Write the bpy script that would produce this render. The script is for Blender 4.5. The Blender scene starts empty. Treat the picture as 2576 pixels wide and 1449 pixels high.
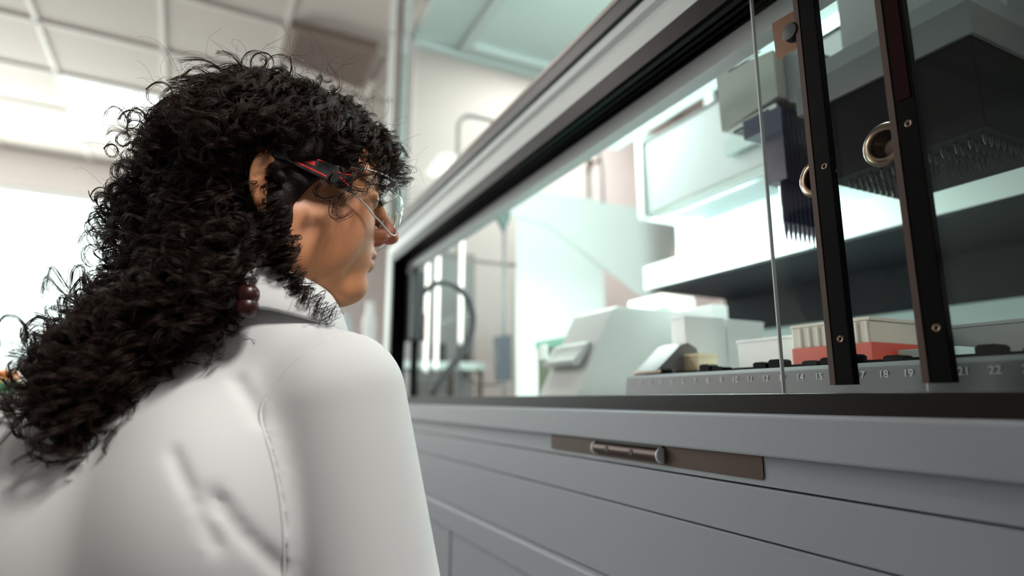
import bpy, bmesh, math, random
import numpy as np
from mathutils import Vector, Matrix
random.seed(7); rng=np.random.default_rng(7)
SC=bpy.context.scene; COL=SC.collection
ZC=1.28                                   # eye height of the camera above the floor
# ---------------------------------------------------------------- camera, world, light, exposure
FPX=1487.; TH=math.radians(10.62); PS=math.radians(26.06)
cam_d=bpy.data.cameras.new('camera'); cam=bpy.data.objects.new('camera',cam_d); COL.objects.link(cam)
cam_d.sensor_width=36; cam_d.lens=36*FPX/2576; cam_d.clip_start=.02
cam.location=(0,0,ZC); cam.rotation_euler=(math.pi/2+TH,0,-PS)
cam_d.dof.use_dof=True; cam_d.dof.focus_distance=.60; cam_d.dof.aperture_fstop=2.0
SC.camera=cam
SC.view_settings.view_transform='Standard'; SC.view_settings.look='None'
SC.view_settings.gamma=1; SC.view_settings.use_curve_mapping=False
SC.view_settings.exposure=0.0
w=bpy.data.worlds.new('world'); SC.world=w; w.use_nodes=True
w.node_tree.nodes['Background'].inputs[0].default_value=(.9,1,.97,1)
w.node_tree.nodes['Background'].inputs[1].default_value=2.2
RA=math.radians(2.6)                      # the room stands 2.6 degrees off the machine
def rm(x,y,z=0): return Vector((x*math.cos(RA)-y*math.sin(RA), x*math.sin(RA)+y*math.cos(RA), z))
def area(name,loc,rot,sx,sy,power,col=(1,1,1)):
    l=bpy.data.lights.new(name,'AREA'); l.shape='RECTANGLE'; l.size=sx; l.size_y=sy; l.energy=power; l.color=col
    o=bpy.data.objects.new(name,l); COL.objects.link(o); o.location=(loc[0],loc[1],loc[2]+ZC); o.rotation_euler=rot
    return o
# daylight through the far window
area('window_daylight',rm(-1.75,6.1,.93),(math.radians(90),0,math.radians(180)+RA),2.6,1.7,150,(.93,1,.98))
# ---------------------------------------------------------------- maths helpers (metres, z measured from eye height)
def ray(px,py):
    x=(px-1288)/FPX; u=-(py-724.5)/FPX
    q=math.cos(TH)-u*math.sin(TH); z=math.sin(TH)+u*math.cos(TH)
    return (x*math.cos(PS)+q*math.sin(PS), -x*math.sin(PS)+q*math.cos(PS), z)
def on(ax,v,px,py):                        # point seen at a pixel on the plane x=v, y=v or z=v
    d=ray(px,py); t=v/d['XYZ'.index(ax)]; return Vector([t*c for c in d])
def at(px,py,t):                           # point seen at a pixel at depth t
    d=ray(px,py); n=d[0]*math.sin(PS)*math.cos(TH)+d[1]*math.cos(PS)*math.cos(TH)+d[2]*math.sin(TH)
    return Vector([c*t/n for c in d])
# ---------------------------------------------------------------- materials
MT={}
def mat(name,col,rough=.5,metal=0,bump=0,bscale=300,spec=.5,emit=0,sss=0,var=0,vscale=3,coat=0):
    if name in MT: return MT[name]
    m=bpy.data.materials.new(name); m.use_nodes=True; nt=m.node_tree; b=nt.nodes['Principled BSDF']
    b.inputs['Base Color'].default_value=(*col,1); b.inputs['Roughness'].default_value=rough
    b.inputs['Metallic'].default_value=metal; b.inputs['Specular IOR Level'].default_value=spec
    b.inputs['Coat Weight'].default_value=coat
    if emit: b.inputs['Emission Color'].default_value=(*col,1); b.inputs['Emission Strength'].default_value=emit
    if sss:
        b.inputs['Subsurface Weight'].default_value=sss; b.inputs['Subsurface Radius'].default_value=(1,.35,.2); b.inputs['Subsurface Scale'].default_value=.006
    tc=nt.nodes.new('ShaderNodeTexCoord')
    if bump:
        n=nt.nodes.new('ShaderNodeTexNoise'); n.inputs['Scale'].default_value=bscale; n.inputs['Detail'].default_value=3
        bp=nt.nodes.new('ShaderNodeBump'); bp.inputs['Strength'].default_value=bump; bp.inputs['Distance'].default_value=.002
        nt.links.new(tc.outputs['Object'],n.inputs['Vector']); nt.links.new(n.outputs['Fac'],bp.inputs['Height']); nt.links.new(bp.outputs['Normal'],b.inputs['Normal'])
    if var:
        n=nt.nodes.new('ShaderNodeTexNoise'); n.inputs['Scale'].default_value=vscale; n.inputs['Detail'].default_value=4
        mx=nt.nodes.new('ShaderNodeMixRGB'); mx.inputs[1].default_value=(*[c*(1-var) for c in col],1); mx.inputs[2].default_value=(*[min(1,c*(1+var)) for c in col],1)
        nt.links.new(tc.outputs['Object'],n.inputs['Vector']); nt.links.new(n.outputs['Fac'],mx.inputs[0]); nt.links.new(mx.outputs[0],b.inputs['Base Color'])
    MT[name]=m; return m
def glass(name,tint=(.93,.98,.96),refl=1.45,rough=.02):
    m=bpy.data.materials.new(name); m.use_nodes=True; nt=m.node_tree; nt.nodes.clear()
    o=nt.nodes.new('ShaderNodeOutputMaterial'); t=nt.nodes.new('ShaderNodeBsdfTransparent'); g=nt.nodes.new('ShaderNodeBsdfGlossy')
    f=nt.nodes.new('ShaderNodeFresnel'); x=nt.nodes.new('ShaderNodeMixShader')
    t.inputs[0].default_value=(*tint,1); g.inputs[1].default_value=rough; f.inputs[0].default_value=refl
    gm=nt.nodes.new('ShaderNodeNewGeometry'); iv=nt.nodes.new('ShaderNodeMath'); iv.operation='SUBTRACT'; iv.inputs[0].default_value=1
    ml=nt.nodes.new('ShaderNodeMath'); ml.operation='MULTIPLY'; nt.links.new(gm.outputs['Backfacing'],iv.inputs[1])
    nt.links.new(f.outputs[0],ml.inputs[0]); nt.links.new(iv.outputs[0],ml.inputs[1])
    nt.links.new(ml.outputs[0],x.inputs[0]); nt.links.new(t.outputs[0],x.inputs[1]); nt.links.new(g.outputs[0],x.inputs[2]); nt.links.new(x.outputs[0],o.inputs[0])
    MT[name]=m; return m
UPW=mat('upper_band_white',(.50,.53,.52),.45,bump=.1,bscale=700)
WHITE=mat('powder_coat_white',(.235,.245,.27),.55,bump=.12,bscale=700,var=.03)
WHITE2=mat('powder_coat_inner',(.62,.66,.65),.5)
BLACK=mat('black_anodised',(.002,.0018,.0018),.42,bump=.03,bscale=200,spec=.04)
BROWN=mat('bronze_rail',(.0075,.0042,.0038),.42,bump=.05,bscale=260,var=.15,vscale=40,spec=.12)
BRONZE=mat('bronze_metal',(.17,.105,.075),.25,metal=.9)
RUBBER=mat('black_rubber',(.015,.012,.013),.45)
CHROME=mat('warm_nickel',(.15,.105,.08),.22,metal=1)
DKGREY=mat('dark_grey_plastic',(.0035,.0035,.004),.6,spec=.08)
BLK=mat('black_plastic',(.010,.010,.012),.4)
MIDGREY=mat('mid_grey_paint',(.27,.275,.285),.5)
MODGREY=mat('module_grey',(.33,.335,.32),.55)
PALE=mat('pale_beige',(.40,.40,.36),.55)
WPLA=mat('white_plastic',(.82,.86,.84),.4)
CREAM=mat('cream_plastic',(.80,.70,.47),.5)
REDM=mat('red_plastic',(.75,.12,.08),.4)
INDIGO=mat('indigo_plastic',(.015,.012,.045),.25,coat=.4)
COAT=mat('white_cotton',(.70,.705,.70),.8,bump=.05,bscale=1500,spec=.25)
HAIRM=mat('hair_mass',(.010,.0055,.004),.6,bump=.6,bscale=260,spec=.2)
GL=glass('clear_acrylic',(.96,.985,.975),1.2); GLUP=glass('hood_glass',(.965,.98,.975),1.10,.05); GLE=glass('acrylic_edge',(.45,.5,.49),1.5,.2)
LENSM=glass('lens_clear',(.90,.93,.92),2.1,.04)
REDP=mat('signal_red',(.80,.02,.015),.4)
# ---------------------------------------------------------------- object helpers
ORG={}
def empty(name,loc,label=None,cat=None,group=None,kind=None):
    o=bpy.data.objects.new(name,None); COL.objects.link(o); o.empty_display_size=.05
    o.location=(loc[0],loc[1],loc[2]+ZC); ORG[o]=Vector(loc); props(o,label,cat,group,kind); return o
def props(o,label=None,cat=None,group=None,kind=None):
    if label: o['label']=label
    if cat: o['category']=cat
    if group: o['group']=group
    if kind: o['kind']=kind
    return o
def link(name,me,m,parent=None,origin=None,smooth=False):
    """me holds coordinates relative to eye height; its object gets an origin of its own"""
    if origin is None:
        n=len(me.vertices); a=np.empty(n*3,np.float32); me.vertices.foreach_get('co',a); a=a.reshape(-1,3)
        c=(a.min(0)+a.max(0))/2; origin=Vector((c[0],c[1],a[:,2].min()))
    origin=Vector(origin); me.transform(Matrix.Translation(-origin))
    o=bpy.data.objects.new(name,me); COL.objects.link(o)
    if m: me.materials.append(m)
    if smooth:
        me.shade_smooth()
    ORG[o]=origin
    if parent: o.parent=parent; o.location=origin-ORG[parent]
    else: o.location=origin+Vector((0,0,ZC))
    return o
class MB:
    def __init__(s): s.bm=bmesh.new()
    def box(s,a,b,bev=0):
        x0,x1=sorted((a[0],b[0]));y0,y1=sorted((a[1],b[1]));z0,z1=sorted((a[2],b[2]))
        return s.hexa([(x0,y0,z0),(x1,y0,z0),(x1,y1,z0),(x0,y1,z0),(x0,y0,z1),(x1,y0,z1),(x1,y1,z1),(x0,y1,z1)],bev)
    def hexa(s,c,bev=0):
        v=[s.bm.verts.new(p) for p in c]
        f=[s.bm.faces.new([v[i] for i in q]) for q in ((3,2,1,0),(4,5,6,7),(0,1,5,4),(1,2,6,5),(2,3,7,6),(3,0,4,7))]
        if bev: 
            es=list({e for q in f for e in q.edges}); bmesh.ops.bevel(s.bm,geom=es,offset=bev,segments=2,profile=.7,affect='EDGES')
        return s
    def prism(s,pts,axis,a,b,bev=0):
        """pts: polygon in the two other axes (cyclic order), extruded from a to b on axis"""
        def mk(p,t): 
            return {'Y':(p[0],t,p[1]),'X':(t,p[0],p[1]),'Z':(p[0],p[1],t)}[axis]
        A=[s.bm.verts.new(mk(p,a)) for p in pts]; B=[s.bm.verts.new(mk(p,b)) for p in pts]; n=len(pts)
        fs=[s.bm.faces.new(A),s.bm.faces.new(B[::-1])]+[s.bm.faces.new((A[i],B[i],B[(i+1)%n],A[(i+1)%n])) for i in range(n)]
        bmesh.ops.recalc_face_normals(s.bm,faces=fs)
        if bev: bmesh.ops.bevel(s.bm,geom=list({e for q in fs for e in q.edges}),offset=bev,segments=2,profile=.7,affect='EDGES')
        return s
    def tube(s,path,r,n=12,closed=False,caps=True):
        P=[Vector(p) for p in path]; N=len(P); rings=[]; up=None
        rr=r if hasattr(r,'__len__') else [r]*N
        for i in range(N):
            if closed: t=P[(i+1)%N]-P[i-1]
            else: t=P[min(i+1,N-1)]-P[max(i-1,0)]
            t.normalize()
            if up is None: up=t.orthogonal().normalized()
            up=(up-t*up.dot(t)).normalized(); w_=t.cross(up)
            rings.append([s.bm.verts.new(P[i]+(up*math.cos(2*math.pi*k/n)+w_*math.sin(2*math.pi*k/n))*rr[i]) for k in range(n)])
        for i in range(N if closed else N-1):
            a,b=rings[i],rings[(i+1)%N]
            for k in range(n): s.bm.faces.new((a[k],a[(k+1)%n],b[(k+1)%n],b[k]))
        if caps and not closed: s.bm.faces.new(rings[0][::-1]); s.bm.faces.new(rings[-1])
        return s
    def lathe(s,prof,origin,axis='Z',n=48,sx=1,sy=1,close=True):
        o=Vector(origin); rings=[]
        for r,h in prof:
            rg=[]
            for k in range(n):
                c,t=math.cos(2*math.pi*k/n)*r*sx,math.sin(2*math.pi*k/n)*r*sy
                rg.append(s.bm.verts.new(o+Vector({'Z':(c,t,h),'X':(h,c,t),'Y':(c,h,t)}[axis])))
            rings.append(rg)
        fs=[]
        for a,b in zip(rings,rings[1:]):
            for k in range(n): fs.append(s.bm.faces.new((a[k],a[(k+1)%n],b[(k+1)%n],b[k])))
        if close: fs.append(s.bm.faces.new(rings[0][::-1])); fs.append(s.bm.faces.new(rings[-1]))
        bmesh.ops.recalc_face_normals(s.bm,faces=fs)
        return s
    def quad(s,c): s.bm.faces.new([s.bm.verts.new(p) for p in c]); return s
    def done(s,name,m,parent=None,smooth=False,origin=None,sub=0,solid=0,auto=None):
        me=bpy.data.meshes.new(name); s.bm.to_mesh(me); s.bm.free()
        o=link(name,me,m,parent,origin,smooth)
        if auto is not None:
            me.shade_smooth(); me.set_sharp_from_angle(angle=math.radians(auto))
        if solid: md=o.modifiers.new('solid','SOLIDIFY'); md.thickness=solid; md.offset=0
        if sub: md=o.modifiers.new('sub','SUBSURF'); md.levels=sub; md.render_levels=sub
        return o
def box(name,a,b,m,parent=None,bev=0,origin=None): return MB().box(a,b,bev).done(name,m,parent,origin=origin)
def rrect(x0,x1,y0,y1,r,n=8):
    pts=[]
    for cx,cy,a0 in ((x1-r,y1-r,0),(x0+r,y1-r,90),(x0+r,y0+r,180),(x1-r,y0+r,270)):
        for k in range(n+1):
            a=math.radians(a0+90*k/n); pts.append((cx+r*math.cos(a),cy+r*math.sin(a)))
    return pts
def text(parts,name,m,parent):
    """parts: (string, size, matrix) -> one mesh of lettering"""
    bm=bmesh.new()
    for st,size,M in parts:
        c=bpy.data.curves.new('t','FONT'); c.body=st; c.size=size; c.align_x='CENTER'; c.align_y='CENTER'; c.extrude=.0002
        o=bpy.data.objects.new('t',c); me=bpy.data.meshes.new_from_object(o); me.transform(M); bm.from_mesh(me)
        bpy.data.objects.remove(o); bpy.data.curves.remove(c); bpy.data.meshes.remove(me)
    me=bpy.data.meshes.new(name); bm.to_mesh(me); bm.free()
    return link(name,me,m,parent)
# ---------------------------------------------------------------- room
def rbox(name,a,b,m,parent=None,kind=None,**k):      # box in room axes
    x0,x1=sorted((a[0],b[0]));y0,y1=sorted((a[1],b[1]));z0,z1=sorted((a[2],b[2]))
    c=[rm(*p) for p in [(x0,y0,z0),(x1,y0,z0),(x1,y1,z0),(x0,y1,z0),(x0,y0,z1),(x1,y0,z1),(x1,y1,z1),(x0,y1,z1)]]
    o=MB().hexa(c,k.get('bev',0)).done(name,m,parent); props(o,kind=kind); return o
HC=2.03; X0,X1,Y0,Y1=-3.6,3.3,-1.40,6.0; FL=-ZC
WALLM=mat('wall_paint',(.80,.755,.735),.8,var=.02); NEARW=mat('near_wall_dark',(.06,.057,.06),.8,var=.03)
CEILM=mat('ceiling_tile',(.58,.52,.48),.9,bump=.2,bscale=400,var=.03)
FLOORM=mat('floor_vinyl',(.13,.13,.135),.4,var=.08,vscale=8)
rbox('floor',(X0-.1,Y0-.1,FL-.1),(X1+.1,Y1+.1,FL),FLOORM,kind='structure')
rbox('wall_left',(X0-.1,Y0,FL),(X0,Y1,HC),WALLM,kind='structure')
rbox('wall_right',(X1,Y0,FL),(X1+.1,Y1,HC),WALLM,kind='structure')
rbox('wall_near',(X0-.1,Y0-.1,FL),(X1+.1,Y0,HC),NEARW,kind='structure')  # unseen wall, coloured dark to keep light off the machine front
# far wall with its window opening (-3.1..-.4, -.4..1.35)
WX0,WX1,WZ0,WZ1=-3.1,-.4,.15,1.72
wf=MB()
for a,b in (((X0-.1,Y1,FL),(X1+.1,Y1+.12,WZ0)),((X0-.1,Y1,WZ1),(X1+.1,Y1+.12,HC)),((X0-.1,Y1,WZ0),(WX0,Y1+.12,WZ1)),((WX1,Y1,WZ0),(X1+.1,Y1+.12,WZ1))):
    x0,x1=sorted((a[0],b[0]));y0,y1=a[1],b[1];z0,z1=a[2],b[2]
    wf.hexa([rm(*p) for p in [(x0,y0,z0),(x1,y0,z0),(x1,y1,z0),(x0,y1,z0),(x0,y0,z1),(x1,y0,z1),(x1,y1,z1),(x0,y1,z1)]])
props(wf.done('wall_far',WALLM),kind='structure')
rbox('wall_back',(.93,2.98,FL),(X1,3.10,HC),WALLM,kind='structure')
wn=empty('window_1',rm(WX0/2+WX1/2,Y1,WZ0),kind='structure')
for x in (WX0+.02,WX1-.02): rbox('window_frame',(x-.03,Y1+.02,WZ0),(x+.03,Y1+.08,WZ1),WPLA,wn)
for z in (WZ0+.03,WZ1-.03): rbox('window_frame',(WX0,Y1+.02,z-.03),(WX1,Y1+.08,z+.03),WPLA,wn)
rbox('window_pane',(WX0,Y1+.045,WZ0),(WX1,Y1+.055,WZ1),GL,wn)
# suspended ceiling: tiles 0.6 m, T-bars, recessed light panels
gx=-.437*HC; gy=1.875*HC; T=.602
rbox('ceiling',(X0-.1,Y0-.1,HC+.012),(X1+.1,Y1+.2,HC+.1),CEILM,kind='structure')
tb=MB()
def rb(a,b):
    x0,x1=sorted((a[0],b[0]));y0,y1=sorted((a[1],b[1]));z0,z1=sorted((a[2],b[2]))
    tb.hexa([rm(*p) for p in [(x0,y0,z0),(x1,y0,z0),(x1,y1,z0),(x0,y1,z0),(x0,y0,z1),(x1,y0,z1),(x1,y1,z1),(x0,y1,z1)]])
k=math.ceil((X0-gx)/T)
while gx+k*T<X1: rb((gx+k*T-.012,Y0,HC-.004),(gx+k*T+.012,Y1,HC+.014)); k+=1
k=math.ceil((Y0-gy)/T)
while gy+k*T<Y1: rb((X0,gy+k*T-.012,HC-.004),(X1,gy+k*T+.012,HC+.014)); k+=1
props(tb.done('trim_1',mat('tbar_white',(.68,.62,.58),.6)),kind='structure')
PANELL=mat('luminaire_diffuser',(1,.99,.96),.5,emit=.62)
def luminaire(i,j,power,label,col=(1,.945,.91)):
    x,y=gx+i*T,gy+j*T
    e=empty('ceiling_light',rm(x+T/2,y+T/2,HC-.004),label,'ceiling light','recessed square light panels in the ceiling grid')
    rbox('light_frame',(x+.015,y+.015,HC-.004),(x+T-.015,y+T-.015,HC+.012),WPLA,e)
    rbox('diffuser',(x+.035,y+.035,HC-.007),(x+T-.035,y+T-.035,HC-.003),PANELL,e)
    c=rm(x+T/2,y+T/2,HC-.012); a=area('ceiling_lamp',c,(0,0,RA),.5,.5,power,col); a.parent=e; a.location=c-ORG[e]
luminaire(0,1,12,'square recessed ceiling light panel above the woman, between two white ceiling bars')
luminaire(-3,0,40,'added unseen ceiling light panel near the far left corner')  # out of view, added for broad soft room light
luminaire(4,-3,24,'added unseen ceiling light panel beyond the back of the machine')  # added out of view to brighten the wall beyond the machine
luminaire(2,-8,98,'added unseen ceiling light panel behind the photographer')  # unseen, added to light coat and face while sparing the front panels
luminaire(-1,-2,34,'added unseen ceiling light panel in the aisle left of the woman')  # unseen, added to brighten the left of the machine front
# grey supply grille on the ceiling
v0=on('Z',HC-.05,735,75); v1=on('Z',HC-.05,950,130); v2=on('Z',HC-.05,712,155); v3=on('Z',HC-.05,915,230)
e=empty('ceiling_vent',(v0+v3)/2,'square mauve grey ventilation box on the ceiling above her head','ceiling vent')
VENTM=mat('vent_mauve_grey',(.27,.205,.18),.6)
MB().hexa([v0,v2,v3,v1]+[p+Vector((0,0,.062)) for p in (v0,v2,v3,v1)],.006).done('housing',VENTM,e)
m_=MB(); 
for k in range(9):
    t=(k+1)/10; a=v0.lerp(v1,.06).lerp(v2.lerp(v3,.06),t); b=v0.lerp(v1,.94).lerp(v2.lerp(v3,.94),t)
    m_.tube([a-Vector((0,0,.003)),b-Vector((0,0,.003))],.004,6)
m_.done('grille',VENTM,e)
# ---------------------------------------------------------------- the workstation
YR,YL=-.45,2.03           # machine ends
XF=.5                     # front face
ws=empty('liquid_handling_workstation',(.95,.8,FL),'large white enclosed liquid handling robot workstation with black framed window, right of the woman','laboratory machine')
def part(name,m,mb,**k): return mb.done(name,m,ws,**k)
# sill ledge with rounded nose
part('sill_ledge',WHITE,MB().prism([(.488,-.0165),(.497,-.0145),(.56,-.0145),(.56,-.060),(.488,-.056)],'Y',YR,YL,.0022))
# lower front: recessed strip, three panels with shadow gaps, lower panel
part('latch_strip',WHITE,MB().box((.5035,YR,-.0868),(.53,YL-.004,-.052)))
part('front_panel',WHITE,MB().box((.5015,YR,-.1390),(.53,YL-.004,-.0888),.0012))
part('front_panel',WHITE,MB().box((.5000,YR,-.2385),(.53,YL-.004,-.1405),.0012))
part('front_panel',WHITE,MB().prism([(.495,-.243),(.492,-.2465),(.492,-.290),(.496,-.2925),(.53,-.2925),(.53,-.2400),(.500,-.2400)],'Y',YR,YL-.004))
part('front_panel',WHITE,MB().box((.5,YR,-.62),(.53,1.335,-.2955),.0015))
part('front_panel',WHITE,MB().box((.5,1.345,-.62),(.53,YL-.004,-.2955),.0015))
part('base_cabinet',MIDGREY,MB().box((.515,YR+.005,FL+.05),(1.42,YL-.01,-.062)))
part('kickboard',DKGREY,MB().box((.56,YR+.03,FL),(1.38,YL-.04,FL+.05)))
# latch in the strip
lp=MB(); 
def Lz(px,py,X=.503): return on('X',X,px,py)
a=Lz(1388,1098);b=Lz(1922,1190)
lp.prism(rrect(b.y,a.y,-.0810,-.050,.004,5),'X',.5020,.5060)
lpo=part('latch_plate',BRONZE if 0 else mat('latch_bronze',(.050,.026,.018),.4,metal=.5,bump=.04,bscale=400),lp)
y0=Lz(1505,1130).y; y1=Lz(1672,1160).y
MB().box((.4995,y1,-.0755),(.506,y0,-.056)).done('latch_recess',BLK,lpo)
MB().tube([(.4995,y1+.003,-.0690),(.4995,y0-.003,-.0690)],.0086,24).done('latch_bar',MT['latch_bronze'],lpo,smooth=False,auto=40)
for yy in (y0-.001,y1+.001): MB().lathe([(.0088,-.0016),(.0097,-.0006),(.0097,.0006),(.0088,.0016)],(.4995,yy,-.0690),'Y',24).done('latch_end_cap',WPLA,lpo,auto=40)
for t in (.26,.64): MB().tube([(.4904,y0+(y1-y0)*t,-.0685),(.4945,y0+(y1-y0)*t,-.0685)],.0038,16).done('latch_hole',BLK,lpo)
# sill rail (bronze black, grooved) and left jamb, top rail
part('sill_rail',BROWN,MB().prism([(.4995,-.0150),(.4995,.0046),(.503,.0052),(.5085,.0052),(.5085,.0015),(.5125,.0015),(.5125,.0052),(.5235,.0052),(.5235,.0015),(.5275,.0015),(.5275,.0052),(.5480,.0052),(.5480,-.0150)],'Y',YR,1.955))
def groove_top():
    z=.4565; f=.4875
    p=[(.5,f),(.5,z+.003),(.5035,z)]
    x=.5035
    for gxx in (.512,.524,.536):
        p+=[(gxx,z),(gxx,z+.008),(gxx+.006,z+.008),(gxx+.006,z)]
    p+=[(.548,z),(.548,f)]
    return p
part('top_rail_face',BROWN,MB().box((.4985,YR,.4600),(.5000,1.968,.4900)))
part('top_rail',BLACK,MB().prism(groove_top(),'Y',YR,1.96))
jl=[(.5,1.966),(.5,1.944)]
for gxx in (.512,.524,.536): jl+=[(gxx,1.941),(gxx,1.949),(gxx+.006,1.949),(gxx+.006,1.941)]
jl+=[(.549,1.941),(.549,1.966)]
part('left_jamb',BLACK,MB().prism(jl,'Z',-.0140,.4875))
# painted upper band with recessed groove
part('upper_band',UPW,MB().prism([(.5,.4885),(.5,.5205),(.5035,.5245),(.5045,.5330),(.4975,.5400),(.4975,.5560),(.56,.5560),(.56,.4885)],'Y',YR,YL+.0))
# left stile beside the window
part('left_stile',UPW,MB().box((.5,1.969,-.05),(.56,YL,.4885),.001))
# hood: rounded gasket and pane in painted surround
HG0,HG1=.5600,1.475       # gasket outer bottom and top
outer=rrect(YR-.2,2.005,HG0,HG1+.06,.075,10)
def ring_prism(mb,o_,i_,xa,xb):
    n=len(o_)
    V={}
    for nm,pl in (('o',o_),('i',i_)):
        for nx,x in (('a',xa),('b',xb)): V[nm+nx]=[mb.bm.verts.new((x,p[0],p[1])) for p in pl]
    for i in range(n):
        j=(i+1)%n
        for q in (('oa','ia'),('ib','ob'),('ob','oa'),('ia','ib')):
            mb.bm.faces.new((V[q[0]][i],V[q[0]][j],V[q[1]][j],V[q[1]][i]))
    bmesh.ops.recalc_face_normals(mb.bm,faces=mb.bm.faces[:]); return mb
inner=rrect(YR-.17,1.977,HG0+.030,HG1+.032,.052,10)
part('window_gasket',RUBBER,ring_prism(MB(),outer,inner,.4915,.512),auto=30)
mid=rrect(YR-.176,1.981,HG0+.0265,HG1+.037,.054,10); mid2=rrect(YR-.166,1.973,HG0+.0345,HG1+.030,.050,10)
part('gasket_lip',mat('gasket_lip',(.34,.27,.24),.35),ring_prism(MB(),mid,mid2,.4895,.500),auto=30)
part('hood_window',GLUP,MB().prism(inner,'X',.497,.501))
sur_o=[(YR-.25,.5555),(YR-.25,HG1+.16)]
# surround stile left of the gasket
part('hood_stile',UPW,MB().box((.4985,2.006,.5575),(.56,2.135,HG1+.2),.002))
for zz in (1.40,1.12): part('hood_screw',BLK,MB().lathe([(.007,-.003),(.008,0),(.006,.003)],(.4975,2.075,zz),'X',16),auto=40)
part('hood_inner_post',mat('post_mauve',(.42,.36,.36),.5),MB().box((.53,1.935,.60),(.545,1.955,1.30)))
# roof, back, sides of the enclosure
ROOFM=mat('roof_grey_teal',(.68,.745,.73),.6)
part('roof_panel',ROOFM,MB().box((.56,YR,1.36),(1.38,2.02,1.385)))
rl=MB(); rl.box((.735,1.93,1.335),(1.30,1.975,1.36)); rl.box((.735,1.0,1.335),(.775,1.93,1.36))
part('roof_trim',WHITE2,rl)
part('back_panel',WHITE2,MB().box((1.36,YR,.16),(1.38,1.30,1.36)))
part('left_roof_beam',WHITE2,MB().box((.56,1.985,1.325),(1.38,2.02,1.36)))
part('left_side_panel',GL,MB().box((.58,2.0,.02),(1.36,2.004,1.325)))
g_o=rrect(on('Y',1.99,1150,300).x,1.34,.50,on('Y',1.99,1165,284).z,.06,8); g_i=[(x*.965+.035*1.03,z*.965+.035*.8) for x,z in g_o]
mbg=MB(); n=len(g_o); A=[[mbg.bm.verts.new((p[0],yy,p[1])) for p in pl] for pl in (g_o,g_i) for yy in (1.984,1.998)]
for i in range(n):
    j=(i+1)%n
    for q,r_ in ((0,2),(3,1),(1,0),(2,3)): mbg.bm.faces.new((A[q][i],A[q][j],A[r_][j],A[r_][i]))
bmesh.ops.recalc_face_normals(mbg.bm,faces=mbg.bm.faces[:])
part('side_window_gasket',mat('gasket_pink_grey',(.33,.27,.26),.5),mbg)
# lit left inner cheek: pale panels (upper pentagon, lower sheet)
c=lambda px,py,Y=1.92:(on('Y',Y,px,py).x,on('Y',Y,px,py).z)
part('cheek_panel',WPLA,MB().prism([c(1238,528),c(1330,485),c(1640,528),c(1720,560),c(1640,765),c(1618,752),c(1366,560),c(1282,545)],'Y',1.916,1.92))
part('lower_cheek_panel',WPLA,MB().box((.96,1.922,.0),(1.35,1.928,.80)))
# inner top liner
part('inner_top_rail',mat('liner_grey',(.40,.405,.41),.5),MB().box((.549,YR,.4300),(.575,1.94,.485)))
part('inner_left_post',WPLA,MB().box((1.36,1.28,.33),(1.375,1.34,1.3)))
# rear hood
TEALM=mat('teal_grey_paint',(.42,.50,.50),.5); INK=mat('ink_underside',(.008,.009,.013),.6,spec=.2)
part('rear_shelf',WHITE2,MB().box((1.050,YR,.3005),(1.36,1.300,.3650)))
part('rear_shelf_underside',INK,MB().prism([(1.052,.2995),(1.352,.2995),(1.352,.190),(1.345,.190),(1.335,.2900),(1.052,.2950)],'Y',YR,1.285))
part('rear_rail',TEALM,MB().box((1.075,YR,.3650),(1.11,1.080,.4080)))
part('rear_panel',WPLA,MB().box((1.13,YR,.365),(1.15,1.25,.62)))
part('lower_back_panel',TEALM,MB().box((1.352,YR,.0),(1.362,1.285,.190)))
# arm: pale housing, ribbed diffuser below, dark seam
arm=part('gantry_arm',mat('arm_paint',(.55,.60,.60),.5),MB().prism([(.872,.4260),(.872,.607),(.90,.625),(1.06,.625),(1.06,.430),(1.055,.4260)],'Y',YR,1.062,.003))
box('arm_end_cap',(.866,1.062,.420),(1.06,1.085,.635),WPLA,arm)
box('arm_seam',(.8700,.30,.599),(.8725,1.07,.605),BLK,arm)
box('arm_bottom_edge',(.868,YR,.4235),(.90,1.064,.4262),mat('arm_edge_grey',(.30,.31,.29),.5),arm)
rb_=MB()
for k in range(120):
    y=1.02-k*.0085
    rb_.box((.915,y,.4205),(1.02,y+.0045,.4240))
rb_.done('ribbed_diffuser',mat('diffuser_grey',(.33,.38,.39),.4),arm)
# arm above: light rail
part('upper_light_rail',ROOFM,MB().box((.93,YR,.70),(.97,1.30,.76)))
# deck
deck=part('deck_plate',mat('deck_pale',(.55,.52,.51),.5),MB().box((.5520,YR,-.01),(1.352,1.93,.0060)))
RAILM=mat('deck_rail_grey',(.15,.15,.16),.5)
part('deck_rail',RAILM,MB().prism([(.556,.006),(.560,.030),(.564,.0345),(.60,.0345),(.60,.006)],'Y',YR,.745,.001))
num=[]
for k in range(44):
    y=.732-.0225*k
    M=Matrix.Translation((.5583,y,.0225))@Matrix(((0,0,-1,0),(-1,0,0,0),(0,1,0,0),(0,0,0,1)))
    num.append((str(k+1),.0095,M))
text(num,'track_numbers',mat('print_white',(.75,.75,.75),.5),ws)
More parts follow.
